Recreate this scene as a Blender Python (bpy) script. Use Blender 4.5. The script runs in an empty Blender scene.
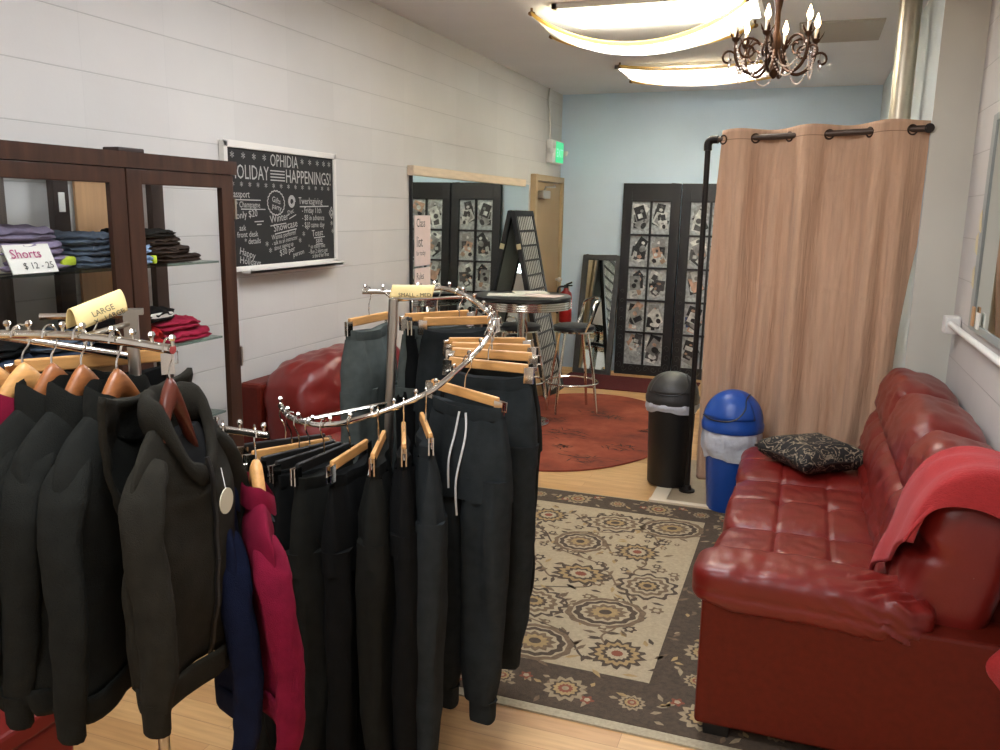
import bpy, bmesh, math, random
from mathutils import Vector, Matrix, noise
random.seed(11)
PI = math.pi
S = bpy.context.scene
C = S.collection
V = Vector

# ------------------------------------------------------------------ helpers
def lin(c):
    c /= 255.0
    return c / 12.92 if c <= .04045 else ((c + .055) / 1.055) ** 2.4
def rgb(r, g, b): return (lin(r), lin(g), lin(b), 1)

def nodes(m):
    m.use_nodes = True
    return m.node_tree, m.node_tree.nodes['Principled BSDF']

def mat(name, col, rough=.5, metal=0, var=0, vscale=8, bump=0, bscale=40, stretch=(1, 1, 1), coat=0,
        spec=.5, sheen=0, emit=None, estr=0, col2=None, detail=4, trans=0):
    m = bpy.data.materials.new(name)
    t, b = nodes(m)
    c = rgb(*col)
    b.inputs['Base Color'].default_value = c
    b.inputs['Roughness'].default_value = rough
    b.inputs['Metallic'].default_value = metal
    b.inputs['Specular IOR Level'].default_value = spec
    b.inputs['Coat Weight'].default_value = coat
    b.inputs['Coat Roughness'].default_value = .25
    b.inputs['Sheen Weight'].default_value = sheen
    b.inputs['Transmission Weight'].default_value = trans
    if emit:
        b.inputs['Emission Color'].default_value = rgb(*emit)
        b.inputs['Emission Strength'].default_value = estr
    if var or bump or col2:
        tc = t.nodes.new('ShaderNodeTexCoord'); mp = t.nodes.new('ShaderNodeMapping')
        mp.inputs['Scale'].default_value = stretch
        t.links.new(tc.outputs['Object'], mp.inputs['Vector'])
        if var or col2:
            n = t.nodes.new('ShaderNodeTexNoise'); n.inputs['Scale'].default_value = vscale
            n.inputs['Detail'].default_value = detail
            t.links.new(mp.outputs[0], n.inputs['Vector'])
            r = t.nodes.new('ShaderNodeValToRGB')
            r.color_ramp.elements[0].position = .3; r.color_ramp.elements[1].position = .7
            if col2:
                r.color_ramp.elements[0].color = c; r.color_ramp.elements[1].color = rgb(*col2)
            else:
                r.color_ramp.elements[0].color = tuple(x * (1 - var) for x in c[:3]) + (1,)
                r.color_ramp.elements[1].color = tuple(min(1, x * (1 + var)) for x in c[:3]) + (1,)
            t.links.new(n.outputs['Fac'], r.inputs['Fac'])
            t.links.new(r.outputs['Color'], b.inputs['Base Color'])
        if bump:
            n2 = t.nodes.new('ShaderNodeTexNoise'); n2.inputs['Scale'].default_value = bscale
            n2.inputs['Detail'].default_value = 3
            t.links.new(mp.outputs[0], n2.inputs['Vector'])
            bp = t.nodes.new('ShaderNodeBump'); bp.inputs['Strength'].default_value = bump
            bp.inputs['Distance'].default_value = .01
            t.links.new(n2.outputs['Fac'], bp.inputs['Height'])
            t.links.new(bp.outputs['Normal'], b.inputs['Normal'])
    return m

def glassmat(name, tint=(235, 240, 238)):
    m = bpy.data.materials.new(name); m.use_nodes = True
    t = m.node_tree; t.nodes.clear()
    o = t.nodes.new('ShaderNodeOutputMaterial'); mx = t.nodes.new('ShaderNodeMixShader')
    tr = t.nodes.new('ShaderNodeBsdfTransparent'); gl = t.nodes.new('ShaderNodeBsdfGlossy')
    lw = t.nodes.new('ShaderNodeLayerWeight'); lw.inputs['Blend'].default_value = .5
    pw_ = t.nodes.new('ShaderNodeMath'); pw_.operation = 'POWER'; pw_.inputs[1].default_value = 5
    fr = t.nodes.new('ShaderNodeMath'); fr.operation = 'MULTIPLY_ADD'; fr.inputs[1].default_value = .6; fr.inputs[2].default_value = .025
    t.links.new(lw.outputs['Facing'], pw_.inputs[0]); t.links.new(pw_.outputs[0], fr.inputs[0])
    tr.inputs['Color'].default_value = rgb(*tint); gl.inputs['Roughness'].default_value = .02
    t.links.new(fr.outputs[0], mx.inputs[0]); t.links.new(tr.outputs[0], mx.inputs[1])
    t.links.new(gl.outputs[0], mx.inputs[2]); t.links.new(mx.outputs[0], o.inputs['Surface'])
    return m

def clothmat(name, col):       # sheer cloth that lets light through
    m = bpy.data.materials.new(name); m.use_nodes = True
    t = m.node_tree; t.nodes.clear()
    o = t.nodes.new('ShaderNodeOutputMaterial'); mx = t.nodes.new('ShaderNodeMixShader')
    d = t.nodes.new('ShaderNodeBsdfDiffuse'); tl = t.nodes.new('ShaderNodeBsdfTranslucent')
    d.inputs['Color'].default_value = rgb(*col); tl.inputs['Color'].default_value = rgb(*col)
    tp = t.nodes.new('ShaderNodeBsdfTransparent'); mx2 = t.nodes.new('ShaderNodeMixShader')
    mx.inputs[0].default_value = .5; mx2.inputs[0].default_value = .12
    t.links.new(d.outputs[0], mx.inputs[1]); t.links.new(tl.outputs[0], mx.inputs[2])
    t.links.new(mx.outputs[0], mx2.inputs[1]); t.links.new(tp.outputs[0], mx2.inputs[2])
    t.links.new(mx2.outputs[0], o.inputs['Surface'])
    return m

class MB:
    def __init__(s): s.v = []; s.f = []; s.mi = []; s.m = 0
    def add(s, vs, fs):
        o = len(s.v); s.v += [tuple(p) for p in vs]
        for f in fs: s.f.append(tuple(i + o for i in f)); s.mi.append(s.m)
    def box(s, c, d, R=None):
        c = V(c); vs = []
        for x in (-.5, .5):
            for y in (-.5, .5):
                for z in (-.5, .5):
                    p = V((x * d[0], y * d[1], z * d[2]))
                    if R is not None: p = R @ p
                    vs.append(c + p)
        s.add(vs, [(0, 1, 3, 2), (4, 6, 7, 5), (0, 4, 5, 1), (2, 3, 7, 6), (0, 2, 6, 4), (1, 5, 7, 3)]); return s
    def bb(s, a, b):
        return s.box([(a[i] + b[i]) / 2 for i in range(3)], [abs(b[i] - a[i]) for i in range(3)])
    def loft(s, rings, closed=True, caps=True):
        n = len(rings[0]); o = []
        for r in rings: o += list(r)
        fs = []
        for i in range(len(rings) - 1):
            for j in range(n if closed else n - 1):
                k = (j + 1) % n
                fs.append((i * n + j, i * n + k, (i + 1) * n + k, (i + 1) * n + j))
        if caps and closed:
            fs.append(tuple(range(n))[::-1]); fs.append(tuple(range((len(rings) - 1) * n, len(rings) * n)))
        s.add(o, fs); return s
    def tube(s, pts, r, n=8, caps=True, flat=1.0, closed=False):
        pts = [V(p) for p in pts]; N = len(pts); rings = []; up = None
        for i, p in enumerate(pts):
            if closed: t = pts[(i + 1) % N] - pts[i - 1]
            else: t = pts[min(i + 1, N - 1)] - pts[max(i - 1, 0)]
            if t.length < 1e-9: t = V((0, 0, 1))
            t.normalize()
            if up is None:
                up = V((0, 0, 1)) if abs(t.z) < .9 else V((1, 0, 0))
            a = t.cross(up)
            if a.length < 1e-6: a = t.cross(V((0, 1, 0)))
            a.normalize(); up = a.cross(t).normalized()
            rr = r[i] if isinstance(r, (list, tuple)) else r
            rings.append([p + a * (rr * math.cos(2 * PI * k / n)) + up * (rr * flat * math.sin(2 * PI * k / n)) for k in range(n)])
        if closed: rings.append(rings[0]); caps = False
        return s.loft(rings, True, caps)
    def lathe(s, prof, c=(0, 0, 0), n=32, caps=True):
        c = V(c)
        return s.loft([[c + V((r * math.cos(2 * PI * k / n), r * math.sin(2 * PI * k / n), z)) for k in range(n)] for r, z in prof], True, caps)
    def ball(s, c, r, n=10, sc=(1, 1, 1)):
        rings = []
        for i in range(n // 2 + 1):
            a = -PI / 2 + PI * i / (n // 2); rr = max(math.cos(a), .02)
            rings.append([V(c) + V((r * sc[0] * rr * math.cos(2 * PI * k / n), r * sc[1] * rr * math.sin(2 * PI * k / n), r * sc[2] * math.sin(a))) for k in range(n)])
        return s.loft(rings)
    def grid(s, fn, nu, nv):
        vs = [fn(i / nu, j / nv) for i in range(nu + 1) for j in range(nv + 1)]
        fs = [(i * (nv + 1) + j, (i + 1) * (nv + 1) + j, (i + 1) * (nv + 1) + j + 1, i * (nv + 1) + j + 1) for i in range(nu) for j in range(nv)]
        s.add(vs, fs); return s
    def poly(s, pts): s.add(pts, [tuple(range(len(pts)))]); return s
    def cushion(s, c, d, k=6, n=(14, 14, 8), disp=None, R=None):
        """a padded rounded block; disp(u) moves a point given in -1..1 coordinates"""
        c = V(c)
        def put(u):
            l = (abs(u[0]) ** k + abs(u[1]) ** k + abs(u[2]) ** k) ** (1 / k)
            w = V((u[0] / l, u[1] / l, u[2] / l)); p = V((w[0] * d[0] / 2, w[1] * d[1] / 2, w[2] * d[2] / 2))
            if disp: p = p + disp(w)
            if R is not None: p = R @ p
            return c + p
        for ax in range(3):
            a, b = [(1, 2), (2, 0), (0, 1)][ax]
            for sg in (-1, 1):
                def fn(u, v):
                    q = [0, 0, 0]; q[ax] = sg; q[a] = 2 * u - 1; q[b] = (2 * v - 1) * sg
                    return put(q)
                s.grid(fn, n[a], n[b])
        return s
    def mesh(s, me, M):
        s.add([M @ v.co for v in me.vertices], [tuple(p.vertices) for p in me.polygons])
    def build(s, name, m, parent=None, smooth=True, bevel=0, merge=True, solid=0, subs=0, seg=2, ang=40):
        me = bpy.data.meshes.new(name); bm = bmesh.new()
        vs = [bm.verts.new(p) for p in s.v]
        for f, mi in zip(s.f, s.mi):
            try:
                fc = bm.faces.new([vs[i] for i in f]); fc.material_index = mi; fc.smooth = smooth
            except ValueError: pass
        if merge: bmesh.ops.remove_doubles(bm, verts=bm.verts, dist=1e-5)
        bmesh.ops.recalc_face_normals(bm, faces=bm.faces)
        if smooth:
            for e in bm.edges:
                if len(e.link_faces) == 2 and e.calc_face_angle(0) > math.radians(ang): e.smooth = False
        bm.to_mesh(me); bm.free()
        for x in (m if isinstance(m, (list, tuple)) else [m]): me.materials.append(x)
        o = bpy.data.objects.new(name, me); C.objects.link(o)
        if parent: o.parent = parent
        if solid:
            md = o.modifiers.new('s', 'SOLIDIFY'); md.thickness = solid; md.offset = 0
        if bevel:
            md = o.modifiers.new('b', 'BEVEL'); md.width = bevel; md.segments = seg; md.limit_method = 'ANGLE'; md.angle_limit = .6
        if subs:
            md = o.modifiers.new('u', 'SUBSURF'); md.levels = subs; md.render_levels = subs
        return o

def tag(o, label, cat, group=None):
    o['label'] = label; o['category'] = cat
    if group: o['group'] = group
    return o
def thing(name, label, cat, loc=(0, 0, 0), rz=0, group=None):
    o = bpy.data.objects.new(name, None); C.objects.link(o); o.empty_display_size = .05
    o.location = loc; o.rotation_euler = (0, 0, rz)
    return tag(o, label, cat, group)
def struct(o): o['kind'] = 'structure'; return o
def copy_tree(o, parent=None):
    c = o.copy(); C.objects.link(c)
    if parent: c.parent = parent
    for ch in list(o.children): copy_tree(ch, c)
    return c
def nz(p, s=1.0): return noise.noise(V(p) * s)
def text_mesh(txt, size, M, mb, align='LEFT', ext=0.0):
    cu = bpy.data.curves.new('t', 'FONT'); cu.body = txt; cu.size = size; cu.align_x = align; cu.resolution_u = 2; cu.extrude = ext
    o = bpy.data.objects.new('t', cu); C.objects.link(o)
    dg = bpy.context.evaluated_depsgraph_get(); dg.update()
    me = bpy.data.meshes.new_from_object(o.evaluated_get(dg))
    mb.mesh(me, M)
    bpy.data.objects.remove(o); bpy.data.curves.remove(cu); bpy.data.meshes.remove(me)
def frame(o, x, y):
    x = V(x).normalized(); y = V(y).normalized(); z = x.cross(y)
    M = Matrix((x, y, z)).transposed().to_4x4(); M.translation = V(o); return M
def RX(a): return Matrix.Rotation(a, 3, 'X')
def RY(a): return Matrix.Rotation(a, 3, 'Y')
def RZ(a): return Matrix.Rotation(a, 3, 'Z')
def bez(pts, n=8):          # Catmull-Rom through points
    pts = [V(p) for p in pts]; out = []
    for i in range(len(pts) - 1):
        a = pts[max(i - 1, 0)]; b = pts[i]; c = pts[i + 1]; d = pts[min(i + 2, len(pts) - 1)]
        for k in range(n):
            t = k / n
            out.append(.5 * ((2 * b) + (c - a) * t + (2 * a - 5 * b + 4 * c - d) * t * t + (3 * b - a - 3 * c + d) * t ** 3))
    out.append(pts[-1]); return out
def lerp_tab(tab, x):
    for (a, va), (b, vb) in zip(tab, tab[1:]):
        if x <= b: return va + (vb - va) * max(0, (x - a)) / (b - a)
    return tab[-1][1]

# ------------------------------------------------------------------ room measures (metres)
XL, XR, XR2, YB, YF, ZC, YJ = -2.63, .74, .535, 9.1, -2.4, 2.97, 4.93
HCAM = 1.73

# ------------------------------------------------------------------ materials
def blockmat(name, col, axis, off, bw, bh, joint, jstr=.6):
    m = bpy.data.materials.new(name); t, b = nodes(m)
    b.inputs['Roughness'].default_value = .55
    tc = t.nodes.new('ShaderNodeTexCoord'); sp = t.nodes.new('ShaderNodeSeparateXYZ'); cb = t.nodes.new('ShaderNodeCombineXYZ')
    t.links.new(tc.outputs['Object'], sp.inputs[0]); t.links.new(sp.outputs[axis], cb.inputs[0]); t.links.new(sp.outputs[2], cb.inputs[1])
    mp = t.nodes.new('ShaderNodeMapping'); mp.inputs['Location'].default_value = (off[0], off[1], 0)
    t.links.new(cb.outputs[0], mp.inputs['Vector'])
    def brick(w_, c1, c2, mo, ms):
        br = t.nodes.new('ShaderNodeTexBrick'); br.offset = 0; br.squash = 1
        br.inputs['Scale'].default_value = 1; br.inputs['Brick Width'].default_value = w_; br.inputs['Row Height'].default_value = bh
        br.inputs['Mortar Size'].default_value = ms; br.inputs['Mortar Smooth'].default_value = .6; br.inputs['Bias'].default_value = 0
        br.inputs['Color1'].default_value = c1; br.inputs['Color2'].default_value = c2; br.inputs['Mortar'].default_value = mo
        t.links.new(mp.outputs[0], br.inputs['Vector']); return br
    c = rgb(*col)
    br = brick(400, c, c, rgb(*joint), .003)
    b2 = brick(bw, (1, 1, 1, 1), (.955, .955, .955, 1), (.94, .94, .94, 1), .0028)
    mq = t.nodes.new('ShaderNodeMix'); mq.data_type = 'RGBA'; mq.blend_type = 'MULTIPLY'; mq.inputs[0].default_value = 1
    t.links.new(br.outputs['Color'], mq.inputs[6]); t.links.new(b2.outputs['Color'], mq.inputs[7])
    n = t.nodes.new('ShaderNodeTexNoise'); n.inputs['Scale'].default_value = 2.2; n.inputs['Detail'].default_value = 6
    t.links.new(tc.outputs['Object'], n.inputs['Vector'])
    mx = t.nodes.new('ShaderNodeMix'); mx.data_type = 'RGBA'; mx.blend_type = 'MULTIPLY'; mx.inputs[0].default_value = .14
    t.links.new(mq.outputs[2], mx.inputs[6]); t.links.new(n.outputs['Fac'], mx.inputs[7])
    t.links.new(mx.outputs[2], b.inputs['Base Color'])
    n2 = t.nodes.new('ShaderNodeTexNoise'); n2.inputs['Scale'].default_value = 45
    t.links.new(tc.outputs['Object'], n2.inputs['Vector'])
    ma = t.nodes.new('ShaderNodeMath'); ma.operation = 'MULTIPLY_ADD'; ma.inputs[1].default_value = -jstr
    t.links.new(br.outputs['Fac'], ma.inputs[0])
    m3 = t.nodes.new('ShaderNodeMath'); m3.operation = 'MULTIPLY'; m3.inputs[1].default_value = .12
    t.links.new(n2.outputs['Fac'], m3.inputs[0]); t.links.new(m3.outputs[0], ma.inputs[2])
    bp = t.nodes.new('ShaderNodeBump'); bp.inputs['Strength'].default_value = .5; bp.inputs['Distance'].default_value = .005
    t.links.new(ma.outputs[0], bp.inputs['Height']); t.links.new(bp.outputs[0], b.inputs['Normal'])
    return m

def floormat():
    m = bpy.data.materials.new('wood_floor'); t, b = nodes(m)
    b.inputs['Roughness'].default_value = .38
    tc = t.nodes.new('ShaderNodeTexCoord')
    br = t.nodes.new('ShaderNodeTexBrick'); br.offset = .37
    br.inputs['Scale'].default_value = 1; br.inputs['Brick Width'].default_value = 1.25; br.inputs['Row Height'].default_value = .095
    br.inputs['Mortar Size'].default_value = .0008; br.inputs['Color1'].default_value = rgb(214, 172, 118)
    br.inputs['Color2'].default_value = rgb(196, 150, 98); br.inputs['Mortar'].default_value = rgb(150, 105, 65)
    t.links.new(tc.outputs['Object'], br.inputs['Vector'])
    mp = t.nodes.new('ShaderNodeMapping'); mp.inputs['Scale'].default_value = (2.2, 26, 1)
    t.links.new(tc.outputs['Object'], mp.inputs['Vector'])
    n = t.nodes.new('ShaderNodeTexNoise'); n.inputs['Scale'].default_value = 2; n.inputs['Detail'].default_value = 8
    t.links.new(mp.outputs[0], n.inputs['Vector'])
    r = t.nodes.new('ShaderNodeValToRGB'); r.color_ramp.elements[0].color = (.72, .68, .62, 1); r.color_ramp.elements[0].position = .35
    r.color_ramp.elements[1].position = .62
    t.links.new(n.outputs['Fac'], r.inputs['Fac'])
    mx = t.nodes.new('ShaderNodeMix'); mx.data_type = 'RGBA'; mx.blend_type = 'MULTIPLY'; mx.inputs[0].default_value = .6
    t.links.new(br.outputs['Color'], mx.inputs[6]); t.links.new(r.outputs['Color'], mx.inputs[7])
    t.links.new(mx.outputs[2], b.inputs['Base Color'])
    return m

M = {}
M['wallL'] = blockmat('painted_block', (212, 209, 204), 1, (-2.576 + .4505 * 20, -.1275 + .2095 * 4), .4505, .2095, (196, 193, 188))
M['wallR'] = blockmat('painted_block_warm', (208, 203, 198), 1, (.2, -.0), .44, .2045, (186, 180, 174))
M['wallB'] = mat('blue_paint', (206, 226, 242), .6, var=.03, vscale=2, bump=.1, bscale=60)
M['wallJ'] = mat('pale_grey_paint', (210, 207, 194), .6, var=.03, vscale=2)
M['wallBlue2'] = mat('pale_blue_grey_paint', (196, 204, 206), .6, var=.03, vscale=2)
M['ceil'] = mat('ceiling_paint', (226, 227, 230), .8, var=.03, vscale=1.2)
M['floor'] = floormat()
M['walnut'] = mat('dark_walnut', (60, 37, 26), .38, var=.35, vscale=6, stretch=(6, 6, .7), spec=.4)
M['glass'] = glassmat('clear_glass', (248, 250, 250))
M['chrome'] = mat('chrome', (225, 222, 215), .13, 1)
M['steel'] = mat('brushed_steel', (190, 185, 176), .3, 1)
M['galv'] = mat('galvanised_pipe', (205, 196, 176), .38, .85, var=.06, vscale=14)
M['iron'] = mat('black_iron', (44, 38, 34), .45, .6, var=.2, vscale=30)
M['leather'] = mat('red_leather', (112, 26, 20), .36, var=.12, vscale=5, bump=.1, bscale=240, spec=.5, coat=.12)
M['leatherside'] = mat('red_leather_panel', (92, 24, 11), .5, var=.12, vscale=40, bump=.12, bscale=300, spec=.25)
M['throw'] = mat('red_knit', (176, 44, 46), .95, var=.07, vscale=60, bump=.6, bscale=150, stretch=(1, 1, 3), sheen=.1)
M['black'] = mat('black_plastic', (26, 25, 24), .45)
M['blackbin'] = mat('black_bin_plastic', (22, 20, 18), .5, bump=.05, bscale=300)
M['blacklid'] = mat('dark_grey_lid_plastic', (52, 50, 47), .42, bump=.15, bscale=200)
M['blue'] = mat('blue_plastic', (24, 74, 158), .36, spec=.5)
M['liner'] = clothmat('white_bin_liner', (238, 238, 240))
M['curtain'] = mat('tan_curtain', (200, 162, 132), .85, var=.085, vscale=7, stretch=(6, 6, .4), bump=.8, bscale=9, sheen=.1)
M['grommet'] = mat('dark_bronze', (70, 55, 44), .35, .9)
M['wood'] = mat('pale_hanger_wood', (214, 160, 96), .42, var=.14, vscale=14, stretch=(1, 8, 8))
M['woodb'] = mat('brown_hanger_wood', (150, 92, 50), .36, var=.16, vscale=14, stretch=(1, 8, 8))
M['woodd'] = mat('cherry_hanger_wood', (92, 42, 28), .32, var=.16, vscale=14, stretch=(1, 8, 8))
def fab(name, c, var=.16): return mat(name, c, .93, var=var, vscale=26, bump=.35, bscale=420, spec=.12)
M['blackfab'] = fab('black_fleece', (30, 31, 28)); M['inkfab'] = fab('soft_black_jersey', (19, 20, 20))
M['char'] = fab('charcoal_jersey', (41, 45, 46)); M['char2'] = fab('grey_green_jersey', (80, 86, 83)); M['olive'] = fab('dark_olive_fleece', (40, 38, 32))
M['navy'] = fab('navy_jersey', (20, 26, 48)); M['mag'] = fab('magenta_jersey', (116, 20, 46)); M['darkin'] = mat('near_black_fill', (10, 10, 10), .95)
M['lav'] = fab('lavender_cotton', (152, 138, 164)); M['lavg'] = fab('grey_lavender_cotton', (126, 116, 136)); M['jean'] = fab('blue_grey_denim', (88, 100, 116)); M['jeand'] = fab('dark_blue_denim', (56, 66, 84))
M['ltblue'] = fab('light_blue_cotton', (150, 178, 212)); M['brownk'] = fab('dark_brown_cotton', (54, 44, 38)); M['pink'] = fab('raspberry_cotton', (160, 34, 62)); M['redc'] = fab('red_cotton', (172, 32, 34))
M['cream'] = fab('cream_cotton', (208, 194, 158)); M['lime'] = mat('lime_trim', (205, 225, 60), .8); M['tagred'] = mat('red_tag', (205, 70, 80), .8)
M['white'] = mat('white_paint', (232, 230, 224), .5); M['cord'] = mat('white_cord', (225, 225, 222), .8); M['disc'] = mat('cream_card_tag', (202, 196, 172), .7)
M['paper'] = mat('white_paper', (236, 232, 222), .8); M['pinkpaper'] = mat('pink_white_paper', (232, 212, 206), .8, var=.04, vscale=20)
M['yellow'] = mat('yellow_card', (238, 214, 150), .75, var=.05, vscale=20); M['ink'] = mat('black_marker', (40, 36, 34), .8); M['inkmag'] = mat('magenta_marker', (176, 40, 110), .8)
M['chalkboard'] = mat('chalkboard_black', (24, 23, 22), .75, var=.12, vscale=6); M['chalk'] = mat('white_chalk', (172, 170, 166), .95); M['alu'] = mat('white_aluminium', (226, 222, 214), .4)
M['mirror'] = mat('mirror_glass', (226, 232, 230), .015, 1)
M['pine'] = mat('pine_strip', (226, 206, 178), .6, var=.08, vscale=6, stretch=(8, 1, 8))
M['tan'] = mat('tan_door_paint', (172, 146, 108), .5, var=.04, vscale=3); M['tanf'] = mat('tan_frame_paint', (186, 162, 124), .5)
M['doorblk'] = mat('black_door_paint', (32, 30, 30), .38, var=.1, vscale=8); M['scroll'] = mat('pewter_scroll', (74, 71, 68), .4, .3)
M['panelgrey'] = mat('pane_backing_grey', (182, 184, 186), .5, var=.4, vscale=30)
M['rugd'] = mat('rug_brown', (80, 66, 52), .97, var=.22, vscale=60, bump=.5, bscale=300); M['rugb'] = mat('rug_beige', (174, 157, 128), .97, var=.12, vscale=70, bump=.5, bscale=300)
M['rugm'] = mat('rug_midbrown', (114, 94, 72), .97, var=.2, vscale=60); M['rugg'] = mat('rug_gold', (160, 134, 92), .97, var=.15, vscale=60); M['rugr'] = mat('rug_rust', (130, 74, 54), .97); M['rugfringe'] = mat('rug_binding', (168, 156, 130), .95, var=.15, vscale=90)
M['mat'] = mat('dark_red_mat', (84, 18, 20), .97, var=.2, vscale=60, bump=.4, bscale=200)
M['knob'] = mat('brown_knob', (120, 92, 62), .5); M['swag'] = clothmat('sheer_yellow_cloth', (250, 243, 222))
M['swagedge'] = clothmat('gathered_yellow_edge', (238, 206, 126)); M['lamp'] = mat('lit_diffuser', (255, 250, 240), .5, emit=(244, 248, 255), estr=16); M['bulb'] = mat('lit_candle_bulb', (255, 230, 200), .4, emit=(255, 214, 160), estr=26)
M['bronze'] = mat('aged_bronze', (74, 52, 36), .4, .75, var=.2, vscale=30); M['bead'] = mat('pearl_bead', (226, 208, 192), .2, spec=.7); M['candle'] = mat('ivory_sleeve', (232, 214, 186), .5)
M['crystal'] = mat('clear_crystal', (240, 232, 226), .03, trans=.8)
M['exitgreen'] = mat('exit_green_lit', (70, 200, 140), .5, emit=(70, 205, 140), estr=.55); M['exitw'] = mat('exit_letters_lit', (150, 235, 190), .5, emit=(150, 240, 195), estr=.7)
M['extred'] = mat('extinguisher_red', (168, 24, 24), .35, coat=.3); M['vent'] = mat('vent_panel', (176, 170, 160), .7)
M['beige'] = mat('beige_board', (196, 152, 108), .6, var=.12, vscale=4, stretch=(1, 8, .6)); M['plank'] = mat('grey_weathered_plank', (92, 82, 74), .8, var=.25, vscale=8, stretch=(1, 6, .5))
M['gridface'] = mat('pale_grey_panel', (206, 206, 198), .6, var=.06, vscale=5); M['greyframe'] = mat('pewter_frame', (80, 80, 79), .42, .4, var=.15, vscale=12)
M['vinyl'] = mat('grey_beige_vinyl', (158, 140, 114), .5, var=.08, vscale=12); M['trimw'] = mat('white_trim_strip', (214, 200, 176), .5)
M['tabletop'] = mat('black_tabletop', (28, 28, 29), .3); M['vinylseat'] = mat('dark_grey_vinyl', (46, 46, 48), .4)
M['shelfglass'] = glassmat('shelf_glass', (205, 218, 212)); M['redbench'] = mat('red_vinyl', (116, 22, 14), .5, var=.06, vscale=9)
M['tape'] = mat('yellowed_tape', (214, 200, 160), .7)

# oval rug: burnt orange with dark scratchy tufts
def ovalrug():
    m = bpy.data.materials.new('burnt_orange_pile'); t, b = nodes(m); b.inputs['Roughness'].default_value = .97
    tc = t.nodes.new('ShaderNodeTexCoord')
    n = t.nodes.new('ShaderNodeTexNoise'); n.inputs['Scale'].default_value = 2.3; n.inputs['Detail'].default_value = 7; n.inputs['Roughness'].default_value = .65
    t.links.new(tc.outputs['Object'], n.inputs['Vector'])
    r = t.nodes.new('ShaderNodeValToRGB'); e = r.color_ramp.elements
    e[0].position = .25; e[0].color = rgb(92, 38, 28); e[1].position = .75; e[1].color = rgb(166, 92, 64)
    x = e.new(.5); x.color = rgb(138, 62, 40)
    t.links.new(n.outputs['Fac'], r.inputs['Fac']); t.links.new(r.outputs['Color'], b.inputs['Base Color'])
    return m
M['oval'] = ovalrug(); M['scratch'] = mat('rug_dark_tufts', (70, 40, 30), .97, var=.2, vscale=50)

# ------------------------------------------------------------------ the room
struct(MB().bb((XL - .1, YF - .1, -.1), (XR + .1, YB + .1, 0)).build('floor', M['floor'], smooth=False))
struct(MB().bb((XL - .1, YF - .1, ZC), (XR + .1, YB + .1, ZC + .1)).build('ceiling', M['ceil'], smooth=False))
struct(MB().bb((XL - .12, YF, 0), (XL, YB, ZC)).build('wall_left', M['wallL'], smooth=False))
struct(MB().bb((XR, YF, 0), (XR + .12, YJ, ZC)).build('wall_right', M['wallR'], smooth=False))
w = MB(); w.bb((XR2, YJ, 0), (XR + .12, YB, ZC)); wo = w.build('wall_right_jog', [M['wallJ'], M['wallBlue2']], smooth=False)
for p in wo.data.polygons:
    if p.normal.x < -.5: p.material_index = 1
struct(wo)
struct(MB().bb((XL - .12, YB, 0), (XR + .12, YB + .12, ZC)).build('wall_back', M['wallB'], smooth=False))
struct(MB().bb((XL - .12, YF - .12, 0), (XR + .12, YF, ZC)).build('wall_front', M['wallJ'], smooth=False))

# tan door in the left wall near the far corner
d1 = struct(bpy.data.objects.new('door_1', None)); C.objects.link(d1); d1.location = (XL, 8.56, 0)
MB().bb((.002, -.44, 0), (.03, .44, 2.03)).build('door_leaf', M['tan'], d1, bevel=.003)
f = MB(); f.bb((0, -.51, 0), (.055, -.445, 2.095)); f.bb((0, .445, 0), (.055, .51, 2.095)); f.bb((0, -.445, 2.035), (.055, .445, 2.095))
f.build('door_frame', M['tanf'], d1, smooth=False, bevel=.004)
f = MB(); f.bb((.032, -.38, 1.86), (.10, -.14, 1.94)); f.build('door_closer', M['steel'], d1, bevel=.01)
f = MB(); f.tube([(.07, -.26, 1.945), (.08, -.26, 1.975), (.12, -.05, 1.98), (.06, .12, 2.0)], .009); f.build('closer_arm', M['steel'], d1)
f = MB(); f.ball((.075, .37, 1.0), .03); f.tube([(.03, .37, 1.0), (.07, .37, 1.0)], .012); f.build('door_knob', M['steel'], d1)

# booth floor and its edging
struct(MB().bb((-.70, 4.96, 0), (XR2 - .002, 5.9, .006)).build('floor_booth', M['vinyl'], smooth=False))
struct(MB().bb((-.80, 4.915, 0), (XR2 + .1, 4.96, .014)).build('trim_1', M['trimw'], smooth=False, bevel=.003))
struct(MB().bb((-.795, 4.96, 0), (-.70, 5.9, .012)).build('trim_2', M['trimw'], smooth=False, bevel=.003))

# ------------------------------------------------------------------ ceiling lights and draped cloths
def fixture(x, y, label):
    t = thing('ceiling_light', label, 'ceiling light', (x, y, ZC), 0, 'fluorescent ceiling lights')
    f = MB(); a, b = .61, .305
    for s in (-1, 1):
        f.bb((s * a, -b, -.03), (s * (a - .03), b, 0)); f.bb((-a, s * b, -.03), (a, s * (b - .03), 0))
    f.build('light_frame', M['white'], t, smooth=False)
    MB().bb((-a + .03, -b + .03, -.02), (a - .03, b - .03, -.006)).build('diffuser', M['lamp'], t, smooth=False)
    return t
fixture(-.98, 5.5, 'fluorescent ceiling light seen above the nearer draped cloth')
fixture(-1.08, 7.72, 'fluorescent ceiling light behind the farther draped cloth')
for y in (3.2, 1.0, -1.2): fixture(-1.0, y, 'fluorescent ceiling light in the front half of the room, before the chandelier' if y > 3 else ('fluorescent ceiling light right above the clothes racks' if y > 0 else 'fluorescent ceiling light at the front end of the room'))

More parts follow.
